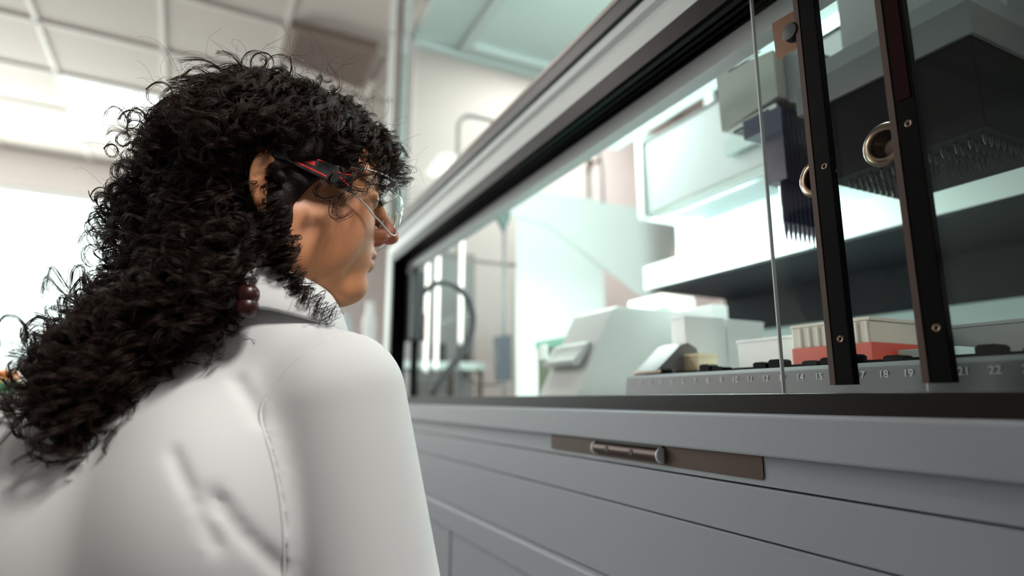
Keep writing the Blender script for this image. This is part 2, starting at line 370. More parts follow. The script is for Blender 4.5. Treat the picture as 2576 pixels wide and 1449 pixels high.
# sliding doors
def door(ya,yb,X,bar_y,zt,cup,screws,red,name_l):
    d=part('sliding_door',GL,MB().box((X,yb,.0060),(X+.004,ya,.4600)))
    d['label']=name_l
    box('pane_edge',(X-.0002,ya-.0009,.0060),(X+.0042,ya+.0006,.4600),mat('edge_frost',(.50,.53,.53),.4),d)
    w_=.0205
    box('door_handle_bar',(X-.0085,bar_y-w_,.0125),(X,bar_y,zt),BLACK,d,.0008)
    box('bar_edge_strip',(X-.0092,bar_y-.0032,.0125),(X-.001,bar_y+.0022,zt),mat('bar_edge_brown',(.07,.042,.034),.45,spec=.2),d)
    if red: box('red_marker',(X-.0095,bar_y-w_+.003,red),(X-.0080,bar_y-.006,zt-.01),mat('dark_red_marker',(.012,.0006,.0006),.6,spec=.05),d)
    for s in screws:
        q=on('X',X-.0085,*s)
        MB().lathe([(.0014,-.0004),(.0026,-.0010),(.0036,-.0004),(.0036,.001)],(X-.0085,q.y,q.z),'X',20,close=False).done('screw_ring',CHROME,d,smooth=True)
    q=on('X',X-.002,*cup)
    MB().lathe([(.0001,.0155),(.0082,.0155),(.0096,.0150),(.0096,.0125),(.0122,.0105),(.0122,.0000),(.0128,-.0022),(.0138,-.0024),(.0188,-.0015),(.0200,-.0004),(.0200,.0006)],(X-.0015,q.y,q.z),'X',56,close=False).done('finger_pull',CHROME,d,smooth=True)
    return d
door(.428,YR,.516,.3655,.447,(2056,447),((2075,418),(2115,853)),None,'clear acrylic door whose edge stands free')
door(.293,YR,.524,.2890,.455,(2224,363),((2286,310),(2357,825)),.2560,'clear acrylic door with the red marked bar')
# bracket at the top of the first door
q0=on('X',.515,1950,75); q1=on('X',.515,2025,145)
br=part('stop_bracket',BRONZE,MB().prism([(on('X',.515,1948,62).y,on('X',.515,1948,62).z),(on('X',.515,1960,153).y,on('X',.515,1960,153).z),(on('X',.515,2020,118).y,on('X',.515,2020,118).z),(on('X',.515,2020,20).y,on('X',.515,2020,20).z)],'X',.511,.514))
q=on('X',.51,1992,82); MB().lathe([(.0001,-.004),(.0085,-.0035),(.0100,-.001),(.0100,.004)],(.5085,q.y,q.z),'X',28).done('bracket_knob',BLK,br,auto=50)
# pipetting head
HX=.68
hb=part('channel_head',PALE,MB().prism([(.5310,.4235),(.6380,.4145),(.6420,.5160),(.5320,.4960)],'X',HX,.77,.0015))
box('head_cavity',(HX+.012,.545,.4090),(.755,.625,.4180),BLK,hb)
box('head_cavity_rim',(HX+.006,.540,.4115),(HX+.011,.630,.4185),WPLA,hb)
box('head_slot',(HX-.0008,.553,.5040),(HX,.615,.5065),BLK,hb)
part('head_bracket',MIDGREY,MB().prism([(.50,.40),(.5305,.418),(.5320,.500),(.50,.49)],'X',.70,.83,.002))
for k in range(8):
    x=HX+.006+k*.0092; y=.541
    ch=part('pipetting_channel',INDIGO,MB().box((x-.0040,y-.012,.300),(x+.0040,y+.022,.408-.001*(k%2)),.001))
    MB().lathe([(.0042,.300),(.0042,.268),(.0036,.262),(.0036,.240)],(x,y,0),'Z',14).done('tip_collar',INDIGO,ch,auto=40)
    MB().lathe([(.0034,.242),(.0028,.228),(.0004,.2085)],(x,y,0),'Z',12).done('pipette_tip',mat('tip_smoke',(.10,.09,.14),.3),ch,auto=40)
part('channel_mount',INDIGO,MB().box((.685,.552,.385),(.765,.600,.415),.001))
# 96 head
h9=part('multichannel_head',DKGREY,MB().prism([(.2915,.2730),(.470,.2730),(.492,.290),(.492,.3760),(.2925,.3760)],'X',.680,.845,.0015))
box('head_upper_shell',(.676,.2890,.3765),(.85,.500,.4150),mat('shell_grey',(.15,.15,.155),.55),h9,.001)
box('head_top_cover',(.690,.2960,.4150),(.84,.49,.445),MIDGREY,h9,.001)
tp=MB()
for i in range(12):
    for j in range(8):
        tp.lathe([(.0020,.2725),(.0017,.266),(.0008,.262)],(.700+j*.0125,.452-i*.0135,0),'Z',6)
tpo=tp.done('tip_adapters',mat('adapter_grey',(.07,.07,.075),.4),h9); tpo['kind']='stuff'
part('z_column',MIDGREY,MB().box((.79,.30,.40),(.86,.50,.70)))
part('light_bar',mat('bar_teal',(.45,.58,.56),.4),MB().box((.858,YR,.468),(.866,.80,.50)))
part('copper_cable',mat('copper_orange',(.35,.13,.06),.5),MB().tube([at(2528,30,.7),at(2540,90,.7),at(2560,150,.7),at(2568,260,.7)],.0035,8),smooth=True)
part('hose',mat('hose_white',(.5,.48,.46),.4),MB().tube([at(2556,140,.7),at(2600,170,.7)],.004,8),smooth=True)
# ---------------------------------------------------------------- LED strip inside the machine, and added fill lamps
LEDM=mat('led_strip',(.78,1,.94),.5,emit=6)
ledbar=part('led_strip',LEDM,MB().box((1.105,.5,1.345),(1.135,1.1,1.358)))
def inlamp(name,loc,rot,sx,sy,p,col=(.80,1,.95)):
    a=area(name,loc,rot,sx,sy,p,col); a.parent=ws; a.location=Vector(loc)-ORG[ws]; return a
inlamp('interior_lamp',(1.12,.82,1.335),(math.radians(28),0,0),.06,.55,26)
inlamp('rear_fill',(1.10,1.04,.418),(0,0,0),.05,.4,3)  # fill added under the arm for the back, no fixture there
inlamp('deck_fill',(.885,.95,.418),(0,math.radians(-12),0),.03,.35,7)  # invisible fill added to brighten the white tip boxes
inlamp('cheek_fill',(.80,1.35,.70),(math.radians(-20),0,0),.3,.5,9)  # fill without a fixture, added to whiten the cheek panels
# ---------------------------------------------------------------- things on the deck
def Y_of(px,X,py=950): return on('X',X,px,py).y
# grey benchtop module with sloped front and handle
md=empty('shaker_module',(.72,1.02,.006),'light grey instrument module with sloped front and curled handle, far end of the deck','laboratory instrument')
ya,yb=1.098,.952
MB().prism([(.60,.006),(.605,.02),(.688,.176),(.700,.1815),(.86,.1815),(.86,.006)],'Y',ya,yb,.004).done('housing',MODGREY,md,auto=40)
hd=MB(); pr=[(.622,.062),(.606,.066),(.604,.074),(.612,.079),(.624,.092),(.632,.106),(.645,.111),(.655,.106)]
hd.prism(pr,'Y',ya-.006,yb+.022,.0012).done('handle',MODGREY,md,auto=60)
MB().box((.60,ya-.018,.080),(.612,ya-.003,.112),.003).done('latch_tab',WPLA,md)
MB().box((.86,.86,.006),(.90,yb+.12,.183),.002).done('rear_flange',WPLA,md)
ta=empty('green_box',(.80,1.25,.006),'dark box with a green lid behind the grey module','box')
MB().box((.74,1.13,.006),(.95,1.36,.128)).done('body',mat('olive',(.05,.07,.01),.5),ta); MB().box((.735,1.125,.128),(.955,1.365,.146)).done('lid',mat('green_lid',(.10,.42,.28),.5),ta)
# pale block behind the module (bright)
tb_=empty('tube_block',(.98,1.12,.006),'pale metal block with rounded fittings under the rear shelf','laboratory fixture')
MB().box((.99,1.16,.20),(1.10,1.30,.262),.004).done('block',mat('pale_block',(.8,.77,.68),.4),tb_)
MB().tube([(1.0,1.13,.235),(1.0,1.18,.235)],.018,16).done('fitting',mat('pale_block',(.8,.77,.68),.4),tb_)
MB().box((1.00,1.18,.006),(1.03,1.21,.20)).done('stand',MIDGREY,tb_)
# dark funnel shaped lid
fn=empty('hinged_cover',(.64,.71,.034),'dark grey hinged cover with a rounded end in front of the grey module','instrument cover')
p=[on('Y',.72,x,y) for x,y in ((1612,935),(1672,872),(1690,866),(1712,880),(1722,905),(1712,936))]
MB().prism([(q.x,max(q.z,.0352)) for q in p],'Y',.685,.735,.0015).done('cover',mat('cover_grey',(.17,.16,.165),.45),fn,auto=50)
MB().tube([(p[0].x+.005,.68,.0385),(p[0].x+.005,.74,.0385)],.0032,10).done('hinge_pin',CHROME,fn)
# tip boxes
def rack(name,x0,x1,y0,y1,z0,z1,m,label,cat,group=None,wells=None,lower=None,lowz=None):
    e=empty(name,((x0+x1)/2,(y0+y1)/2,z0),label,cat,group)
    if lower:
        box('rack_base',(x0,y0,z0),(x1,y1,lowz),lower,e,.001); zb=lowz
    else: zb=z0
    box('box_body',(x0+.001,y0+.001,zb),(x1-.001,y1-.001,z1-.004),m,e,.0015)
    box('box_lid',(x0,y0,z1-.004),(x1,y1,z1),m,e,.001)
    if wells:
        t=MB(); nx,ny,wm=wells
        for i in range(nx):
            for j in range(ny):
                cx=x0+(i+.5)*(x1-x0)/nx; cy=y0+(j+.5)*(y1-y0)/ny
                t.lathe([(.0034,z1),(.0038,z1+.0012),(.0024,z1+.0012)],(cx,cy,0),'Z',8)
        t.done('well_rims',wm,e)
    return e
CLEARW=mat('bright_white',(.92,.95,.93),.35)
rack('tip_box',.645,.731,.705,.738,.0345,.1285,CLEARW,'tall plain white tip box, left one of the pair beside the dark cover','tip box',wells=(8,3,CLEARW))
rack('tip_box',.733,.820,.705,.738,.0345,.1270,CLEARW,'tall plain white tip box, right one of the pair, behind the free glass edge','tip box',wells=(8,3,CLEARW))
rack('tip_box',.640,.730,.505,.600,.0345,.0790,CLEARW,'low white tip box directly left of the red filled rack','tip box')
rack('microplate_rack',.620,.660,.655,.700,.0345,.0640,CREAM,'small cream coloured tube rack before the white boxes','tube rack',wells=(4,5,CREAM),lower=mat('wood_tan',(.45,.33,.2),.5),lowz=.040)
rr=rack('reagent_rack',.625,.730,.400,.500,.0345,.0880,mat('frosted_cream',(.78,.72,.62),.4),'cream rack with a red lower half standing behind the dark door bars','tube rack',lower=REDM,lowz=.0600)
t=MB()
for k in range(8): t.box((.6235,.403+k*.0118,.0605),(.6250,.4045+k*.0118,.0835))
t.done('rack_ribs',mat('frosted_cream2',(.86,.82,.74),.4),rr)
rack('lidded_reservoir',.72,.80,.300,.395,.0345,.0800,MIDGREY,'grey reservoir with a bright lid between the two dark door bars','reservoir').children
e=empty('deep_well_plate',(.71,.36,.0345),'pale teal shallow plate lying low between the dark bars','microplate')
box('plate',(.66,.335,.0345),(.71,.395,.0520),mat('pale_teal',(.6,.78,.76),.4),e,.001)
# black carrier clips along the rail
carrier=[.7095,.687,.597,.5745,.507,.4845,.4395,.417,.3945,.3495,.3158,.2708,.2370]
CLIPS=['at the far left end of the numbered deck rail','beside the dark hinged cover on the deck rail','below the left corner of the low white tip box','below the middle of the low white tip box',
'between the low white tip box and the red filled rack','below the left end of the red filled rack','below the middle of the red filled rack','below the right half of the red filled rack',
'below the right corner of the red filled rack','in front of the grey lidded reservoir','by the right end of the grey lidded reservoir','just right of the second dark door bar','nearest the right edge of the picture']
for i,y in enumerate(carrier):
    hgt=.0065+.002*(i%3)
    e=MB().prism([(y-.009,.0345),(y-.009,.0345+hgt*.8),(y-.006,.0345+hgt),(y+.006,.0345+hgt),(y+.009,.0345+hgt*.8),(y+.009,.0345)],'X',.575,.592).done('carrier_clip',DKGREY)
    props(e,'black carrier clip '+CLIPS[i],'carrier clip','black clips along the deck rail')
cr=MB().box((.6005,YR,.0345),(.617,.70,.0395)).done('carrier_strip',DKGREY); props(cr,'long dark carrier strip lying behind the grey deck rail','carrier')
# pole with bracket and clamp box at the far end
pl=empty('clamp_stand',(.93,1.88,.006),'slim dark pole with a triangular head and a dark clamp box on its foot','stand')
q=on('Y',1.86,1269,600); xq=q.x
MB().tube([(xq,1.86,.006),(xq,1.86,.640)],.0055,12).done('pole',MIDGREY,pl,smooth=True)
tq=[on('Y',1.86,*p_) for p_ in ((1240,532),(1282,528),(1282,545),(1268,585))]
MB().prism([(a_.x,a_.z) for a_ in tq],'Y',1.85,1.87).done('bracket_head',mat('slate_teal',(.13,.19,.18),.5),pl)
tq=[on('Y',1.84,*p_) for p_ in ((1243,848),(1281,843),(1281,958),(1248,960))]
MB().prism([(a_.x,max(a_.z,.01)) for a_ in tq],'Y',1.82,1.85,.002).done('clamp_box',mat('slate_dark',(.06,.065,.08),.5),pl)
# thick black cable loop
cp=[(1088,992),(1100,970),(1135,925),(1168,880),(1186,835),(1188,785),(1172,745),(1140,716),(1105,712),(1070,732),(1052,765),(1044,810),(1040,850)]
P=[on('Y',1.62-.0*i,*a_) for i,a_ in enumerate(cp)]
def smooth_path(P,k=6):
    out=[]; n=len(P)
    for i in range(n-1):
        p0,p1,p2,p3=P[max(i-1,0)],P[i],P[i+1],P[min(i+2,n-1)]
        for j in range(k):
            t=j/k; out.append(.5*((2*p1)+(p2-p0)*t+(2*p0-5*p1+4*p2-p3)*t*t+(3*p1-p0-3*p2+p3)*t**3))
    out.append(P[-1]); return out
P[0].z=max(P[0].z,.006)
cb=MB().tube(smooth_path(P),[.0125-.006*i/72 for i in range(73)],14).done('cable',mat('cable_black',(.025,.025,.028),.5),smooth=True)
props(cb,'thick black cable looping up from the deck just inside the window','cable')
cp=[(1155,870),(1150,905),(1160,935),(1185,958),(1225,968),(1260,966)]
cb=MB().tube(smooth_path([on('Y',1.75,*a_) for a_ in cp]),.0035,8).done('cable',mat('cable_black',(.02,.02,.02),.5),smooth=True)
props(cb,'thin dark cable sagging to the deck beside the clamp stand','cable')
# black motor unit and slim white rods by the left jamb
bu=empty('motor_unit',(.60,1.88,.006),'black motor unit with a dark red edge right beside the window jamb','motor')
a_=on('Y',1.88,1034,680); b_=on('Y',1.88,1062,858)
box('housing',(a_.x,1.86,b_.z),(b_.x,1.93,a_.z),BLK,bu,.004); box('stand',((a_.x+b_.x)/2-.01,1.88,.006),((a_.x+b_.x)/2+.01,1.90,b_.z),DKGREY,bu)
box('red_edge',(b_.x,1.865,b_.z),(b_.x+.006,1.875,b_.z+.09),mat('dark_red',(.16,.008,.006),.5),bu)
RODM=mat('rod_added_glow',(1,.97,.90),.4,emit=1.3)  # plain white rods, their brightness put in as emission
for (px,ya_,yb_,lb) in ((1078,612,930,'white upright rod with added glow nearest the window jamb'),(1104,592,925,'white upright rod with added glow in the middle of the three'),(1163,575,860,'white upright rod with added glow before the grey cabinet')):
    a_=on('Y',1.975,px,ya_); b_=on('Y',1.975,px,yb_); e=empty('glow_rod',(a_.x,1.975,b_.z),lb,'upright rod','white upright rods with added glow at the far end')
    MB().tube([(a_.x,1.975,b_.z),(a_.x,1.975,a_.z)],.0075,12).done('tube',RODM,e,smooth=True)
    for z_ in (b_.z-.004,a_.z+.004): MB().lathe([(.008,-.006),(.009,0),(.008,.006)],(a_.x,1.975,z_),'Z',12).done('end_cap',WPLA,e)
# hook latch high on the inner wall
hk=empty('wall_hook',on('Y',1.95,1500,400),'small metal hook latch on a thin dark rod high inside the machine','hook')
MB().tube([on('Y',1.95,1505,372),on('Y',1.95,1515,430),on('Y',1.95,1518,512)],.006,8).done('rod',MIDGREY,hk,smooth=True)
MB().tube([on('Y',1.95,*a_) for a_ in ((1508,402),(1490,412),(1482,398),(1486,420),(1478,435))],.008,8).done('hook',BRONZE,hk,smooth=True)
# ---------------------------------------------------------------- background, beyond the machine
e=empty('storage_cabinet',rm(.70,3.0,FL),'tall grey laboratory cabinet beyond the far end of the machine','cabinet')
a_=on('Y',2.7,1120,628); b_=on('Y',2.7,1200,628)
box('body',(a_.x-.12,2.72,FL),(b_.x,2.93,a_.z),mat('cab_grey',(.34,.34,.35),.5),e,.01)
box('door_panel',(a_.x-.10,2.705,FL+.1),(b_.x-.02,2.72,a_.z-.05),mat('cab_door_grey',(.42,.43,.44),.5),e,.004)
box('handle',(b_.x-.06,2.685,.1),(b_.x-.045,2.705,.3),CHROME,e)
a_=on('Y',2.35,1080,862); b_=on('Y',2.35,1122,915)
tr=empty('trolley',(a_.x+.05,2.42,FL),'white trolley with a small black box on it beyond the machine end','trolley')
box('top',(a_.x-.2,2.22,b_.z-.03),(a_.x+.2,2.60,b_.z),WPLA,tr,.004)
for sx,sy in ((-.19,2.23),(.17,2.23),(-.19,2.57),(.17,2.57)): box('leg',(a_.x+sx,sy,FL),(a_.x+sx+.02,sy+.02,b_.z-.03),CHROME,tr)
bb=MB().box((a_.x,2.35,b_.z),(b_.x,2.45,a_.z),.004).done('black_box',BLK); props(bb,'small black box standing on the white trolley','box')
# left background: bench with boxes
e=empty('filing_cabinet',at(20,1100,3.6),'long mauve grey cabinet at the far left behind the woman','cabinet')
ORG[e]=Vector((ORG[e].x,ORG[e].y,FL)); e.location=ORG[e]+Vector((0,0,ZC))
c0=at(20,990,3.6)
MB().box((c0.x-.9,c0.y-.25,FL),(c0.x+.55,c0.y+.25,c0.z-.0),.01).done('body',mat('mauve_grey',(.30,.26,.26),.6),e)
for k in range(3): MB().box((c0.x-.86+k*.48,c0.y-.262,FL+.08),(c0.x-.42+k*.48,c0.y-.25,c0.z-.04),.003).done('door_panel',mat('mauve_grey2',(.33,.29,.29),.6),e)
top=c0.z
def sbox(name,px0,px1,h,d,m,label,cat,z=top,dy=0):
    a_=at(px0,985,3.6); b_=at(px1,985,3.6)
    o=MB().box((a_.x,c0.y-d/2+dy,z),(b_.x,c0.y+d/2+dy,z+h),.006).done(name,m); props(o,label,cat); return o
sbox('green_crate',-30,46,.07,.2,mat('green_crate',(.06,.30,.13),.5),'green crate on the mauve grey cabinet at the left edge','crate')
sbox('orange_box',-20,34,.075,.18,mat('orange_box',(.75,.25,.05),.5),'orange box stacked on the green crate at the left edge','box',z=top+.07)
sbox('cardboard_box',78,150,.42,.2,mat('tan_box',(.62,.50,.38),.7),'tan cardboard box standing behind her hair at the left','box',dy=.1)
# shelves seen between her chin and the machine
for (px,pw,y0_,y1_,m,lb,ct) in ((850,40,790,1000,mat('blue_grey_jar',(.55,.62,.68),.3),'blue grey container seen between her chin and the machine','container'),(915,34,760,1000,mat('white_jar',(.85,.88,.88),.3),'white container next to the blue grey one below her chin','container')):
    a_=on('Z',.0,px,1010)if 0 else at(px,y0_,3.2); b_=at(px+pw,y0_,3.2); l_=at(px,y1_,3.2)
    r_=(b_-a_).length/2; cx=(a_+b_)/2
    o=MB().lathe([(r_*.9,0),(r_,.02),(r_,(a_.z-l_.z)*.8),(r_*.55,(a_.z-l_.z)*.9),(r_*.55,(a_.z-l_.z))],(cx.x,cx.y,l_.z),'Z',24).done('container',m,auto=40); props(o,lb,ct)
a_=at(890,1003,3.2)
tb2=empty('side_table',(a_.x,a_.y,FL),'white high side table behind the woman carrying two containers','table')
box('top',(a_.x-.3,a_.y-.3,-.03+at(862,1000,3.2).z),(a_.x+.10,a_.y+.4,at(862,1000,3.2).z),WPLA,tb2,.004)
for sx,sy in ((-.28,-.28),(.06,-.28),(-.28,.36),(.06,.36)): box('leg',(a_.x+sx,a_.y+sy,FL),(a_.x+sx+.03,a_.y+sy+.03,at(862,1000,3.2).z-.03),CHROME,tb2)
# ---------------------------------------------------------------- the woman
def axis_steps(segs):
    """segs: list of (start,end,step) -> increasing coordinates"""
    out=[]
    for a,b,st in segs:
        n=max(1,int(round((b-a)/st))); out+=list(a+(b-a)*np.arange(n)/n)
    out.append(segs[-1][1]); return np.array(out,np.float32)
def surface_nets(F,xs,ys,zs,name):
    s=F<0
    nx,ny,nz=F.shape
    c=np.zeros((nx-1,ny-1,nz-1),np.uint8)
    for dx in (0,1):
        for dy in (0,1):
            for dz in (0,1): c+=s[dx:nx-1+dx,dy:ny-1+dy,dz:nz-1+dz]
    act=(c>0)&(c<8); idx=np.full(act.shape,-1,np.int64); I=np.argwhere(act); idx[act]=np.arange(len(I))
    acc=np.zeros((len(I),3)); cnt=np.zeros(len(I))
    cor=[(a,b,d) for a in (0,1) for b in (0,1) for d in (0,1)]
    G=(xs,ys,zs)
    V={q:F[I[:,0]+q[0],I[:,1]+q[1],I[:,2]+q[2]] for q in cor}
    for q in cor:
        for ax in range(3):
            if q[ax]: continue
            r=list(q); r[ax]=1; r=tuple(r); a,b=V[q],V[r]; m=(a<0)!=(b<0)
            t=np.where(m,a/np.where(m,a-b,1),0)
            for k in range(3):
                base=G[k][I[:,k]+q[k]]
                if k==ax: base=base+t*(G[k][I[:,k]+1]-G[k][I[:,k]])
                acc[:,k]+=np.where(m,base,0)
            cnt+=m
    P=acc/cnt[:,None]; faces=[]
    for ax in range(3):
        u,v=[(1,2),(2,0),(0,1)][ax]
        sl=[slice(1,-1)]*3; sl[ax]=slice(0,-1); sa=s[tuple(sl)]
        sl[ax]=slice(1,None); sb=s[tuple(sl)]; ch=np.argwhere(sa!=sb)
        E=ch.copy(); E[:,u]+=1; E[:,v]+=1
        def cell(du,dv):
            q=E.copy(); q[:,u]+=du; q[:,v]+=dv; return idx[q[:,0],q[:,1],q[:,2]]
        q=np.stack([cell(-1,-1),cell(0,-1),cell(0,0),cell(-1,0)],1)
        flip=~sa[ch[:,0],ch[:,1],ch[:,2]]; q[flip]=q[flip][:,::-1]; faces.append(q)
    Q=np.concatenate(faces); Q=Q[(Q>=0).all(1)]
    me=bpy.data.meshes.new(name); me.vertices.add(len(P)); me.vertices.foreach_set('co',P.astype(np.float32).ravel())
    me.loops.add(len(Q)*4); me.loops.foreach_set('vertex_index',Q.astype(np.int32).ravel())
    me.polygons.add(len(Q)); me.polygons.foreach_set('loop_start',np.arange(0,len(Q)*4,4,dtype=np.int32)); me.polygons.foreach_set('loop_total',np.full(len(Q),4,np.int32))
    me.update(calc_edges=True); me.validate(); return me,P,Q
def smin(a,b,k):
    h=np.clip(.5+.5*(b-a)/k,0,1); return b+(a-b)*h-k*h*(1-h)
def smax(a,b,k): return -smin(-a,-b,k)
class Fld:
    """signed distance field on a rectilinear grid, with an own frame (o,f,r,u)"""
    def __init__(s,xs,ys,zs,o,f,r,u):
        s.xs,s.ys,s.zs=xs,ys,zs; s.F=np.full((len(xs),len(ys),len(zs)),.5,np.float32)
        s.frame(o,f,r,u)
    def frame(s,o,f,r,u): s.o=np.array(o,np.float32); s.M=np.array([f,r,u],np.float32)
    def region(s,c,R):
        """slices around centre c (local) and radius R"""
        w=s.o+s.M.T@np.array(c,np.float32)
        sl=[]
        for g,k in ((s.xs,0),(s.ys,1),(s.zs,2)):
            a=np.searchsorted(g,w[k]-R); b=np.searchsorted(g,w[k]+R); sl.append(slice(max(a-1,0),min(b+1,len(g))))
        return tuple(sl)
    def loc(s,sl):
        X=s.xs[sl[0]][:,None,None]-s.o[0]; Y=s.ys[sl[1]][None,:,None]-s.o[1]; Z=s.zs[sl[2]][None,None,:]-s.o[2]
        return [s.M[i][0]*X+s.M[i][1]*Y+s.M[i][2]*Z for i in range(3)]
    def add(s,d,sl,k,sub=False):
        s.F[sl]=smax(s.F[sl],-d,k) if sub else smin(s.F[sl],d,k)
    def ell(s,c,rad,k=.01,sub=False,rot=None,pad=.05):
        sl=s.region(c,max(rad)+pad+k*2); p=s.loc(sl); q=[p[i]-c[i] for i in range(3)]
        if rot is not None:
            R=np.array(rot,np.float32); q=[R[i][0]*q[0]+R[i][1]*q[1]+R[i][2]*q[2] for i in range(3)]
        k0=np.sqrt(sum((q[i]/rad[i])**2 for i in range(3))); k1=np.sqrt(sum((q[i]/rad[i]**2)**2 for i in range(3)))
        s.add(k0*(k0-1)/np.maximum(k1,1e-6),sl,k,sub)
    def cap(s,a,b,ra,rb,k=.01,sub=False,sc=(1,1,1),pad=.05):
        a=np.array(a,np.float32);b=np.array(b,np.float32)
        sl=s.region((a+b)/2,np.linalg.norm(b-a)/2+max(ra,rb)*max(1/min(sc),1)+pad+k*2); p=s.loc(sl)
        a2=a*sc;b2=b*sc; d=b2-a2; q=[p[i]*sc[i]-a2[i] for i in range(3)]
        t=np.clip(sum(q[i]*d[i] for i in range(3))/max((d*d).sum(),1e-9),0,1)
        dist=np.sqrt(sum((q[i]-t*d[i])**2 for i in range(3)))-(ra+(rb-ra)*t)
        s.add(dist,sl,k,sub)
    def mesh(s,name): return surface_nets(s.F,s.xs,s.ys,s.zs,name)
HO=np.array([.0505,.6527,.2045])                      # midpoint between the ears
HY=math.radians(-.9); hp=math.radians(-2.5)
HF=np.array([math.cos(HY)*math.cos(hp),math.sin(HY)*math.cos(hp),math.sin(hp)]); HR=np.array([math.sin(HY),-math.cos(HY),0]); HU=np.cross(HR,HF)
def H(f,r,u): return Vector(HO+HF*f+HR*r+HU*u)
BM=np.array([-.029,.665,.02]); BF=np.array([.643,.766,0]); BR=np.array([.766,-.643,0]); BU=np.array([0,0,1.])
def B(f,r,u): return Vector(BM+BF*f+BR*r+BU*u)
SR=B(.012,.156,-.020); ER=Vector((.158,.545,-.285)); WR=Vector((.20,.665,-.48))
SL=B(-.005,-.165,-.085); EL=Vector((-.215,.80,-.32)); WL=B(.13,-.17,-.50)
person=empty('person',(-.04,.66,FL),'woman in white lab coat with long dark curly hair looking right into the machine','person')
SKIN=mat('skin',(.66,.285,.135),.45,bump=.10,bscale=900,sss=.12,var=.08,vscale=30)
# one continuous body: head, neck, trunk, arms to the pockets, legs
bf=Fld(axis_steps([(-.34,-.07,.01),(-.07,.19,.0019),(.19,.34,.01)]),axis_steps([(.44,.56,.008),(.56,.745,.0019),(.745,1.0,.01)]),
       axis_steps([(-1.29,.07,.012),(.07,.36,.0019)]),HO,HF,HR,HU)
f=bf
f.ell((-.014,0,.040),(.096,.074,.088),.01)
f.ell((.030,0,-.010),(.062,.060,.085),.02)
f.ell((.045,0,.050),(.045,.055,.050),.02)
for s_ in (1,-1):
    f.cap((-.002,.053*s_,-.030),(.010,.047*s_,-.066),.016,.015,.02)
    f.cap((.010,.047*s_,-.066),(.062,.014*s_,-.088),.014,.013,.022)
    f.ell((.052,.036*s_,-.018),(.032,.026,.034),.02)            # cheek
    f.ell((.030,.046*s_,-.045),(.034,.018,.034),.02)
    f.cap((.083,.010*s_,.033),(.066,.046*s_,.034),.0085,.009,.012)  # brow
f.ell((.066,0,-.050),(.030,.030,.032),.016)                    # mouth area
f.ell((.0725,0,-.081),(.0190,.021,.0165),.014)                  # chin
for s_ in (1,-1): f.ell((.098,.030*s_,.012),(.020,.017,.012),.012,sub=True)   # sockets
f.cap((.086,0,.030),(.1085,0,-.010),.0075,.0085,.009)           # nose
f.ell((.1115,0,-.0165),(.0118,.0105,.0098),.006)
for s_ in (1,-1):
    f.ell((.0985,.0115*s_,-.0205),(.0105,.0068,.0078),.005)
    f.ell((.1030,.0068*s_,-.0290),(.0055,.0036,.0040),.003,sub=True)
    f.ell((.0795,.030*s_,.0125),(.0120,.0150,.0118),.004)       # closed-in eyelids
f.ell((.0905,0,-.0430),(.0085,.0190,.0058),.005)                # lips
f.ell((.0885,0,-.0545),(.0085,.0165,.0065),.005)
f.cap((.1020,0,-.0487),(.0880,.016,-.0487),.0011,.0011,.003,sub=True)
f.cap((.1020,0,-.0487),(.0880,-.016,-.0487),.0011,.0011,.003,sub=True)
f.cap((.0880,.016,-.0487),(.078,.0255,-.0505),.0016,.0022,.004,sub=True)
f.cap((.0880,-.016,-.0487),(.078,-.0255,-.0505),.0016,.0022,.004,sub=True)
f.cap((.092,-.010,-.0665),(.092,.010,-.0665),.004,.004,.006,sub=True)  # chin crease
for s_ in (1,-1):                                              # ears
    er=((.90,-.42*s_,.10),(.42*s_,.90,0),(-.10,0,.99))
    f.ell((-.024,.0790*s_,-.006),(.0175,.0062,.0305),.005,rot=er)
    f.ell((-.018,.0860*s_,-.004),(.0105,.0070,.0180),.004,sub=True,rot=er)
    f.ell((-.020,.0780*s_,-.031),(.0085,.0050,.0090),.005)
for s_ in (1,-1): f.ell((.0925,.030*s_,.0120),(.0075,.0115,.0042),.002,sub=True)
NB=Vector((.032,.645,.075))
f.frame((0,0,0),(1,0,0),(0,1,0),(0,0,1))
a_=H(-.022,0,-.035); f.cap(tuple(a_),tuple(NB),.050,.053,.03)
for S_,E_,W_ in ((SR,ER,WR),(SL,EL,WL)):
    f.cap(tuple(NB-Vector((0,0,.03))),tuple(S_),.045,.045,.04)
    f.cap(tuple(S_),tuple(E_),.045,.035,.03); f.cap(tuple(E_),tuple(W_),.035,.025,.02); f.ell(tuple(W_+Vector((0,0,-.04))),(.03,.03,.05),.02)
HIP=B(-.02,0,-.55)
f.cap(tuple(B(.02,0,-.08)),tuple(B(0,0,-.33)),.10,.095,.06); f.cap(tuple(B(0,0,-.33)),tuple(HIP),.095,.12,.06)
for s_ in (1,-1):
    a_=HIP+Vector(BR)*.075*s_; kn=Vector((a_.x+.01,a_.y+.01,-.82)); an=Vector((a_.x-.01,a_.y-.01,-1.20))
    f.cap(tuple(a_),tuple(kn),.075,.05,.04); f.cap(tuple(kn),tuple(an),.05,.032,.03); f.cap((an.x,an.y,-1.245),(an.x+.12,an.y+.07,-1.25),.03,.028,.02)
me,_,_=bf.mesh('body'); body=link('body',me,SKIN,person,smooth=True)
md_=body.modifiers.new('smooth','SMOOTH'); md_.iterations=3; md_.factor=.5
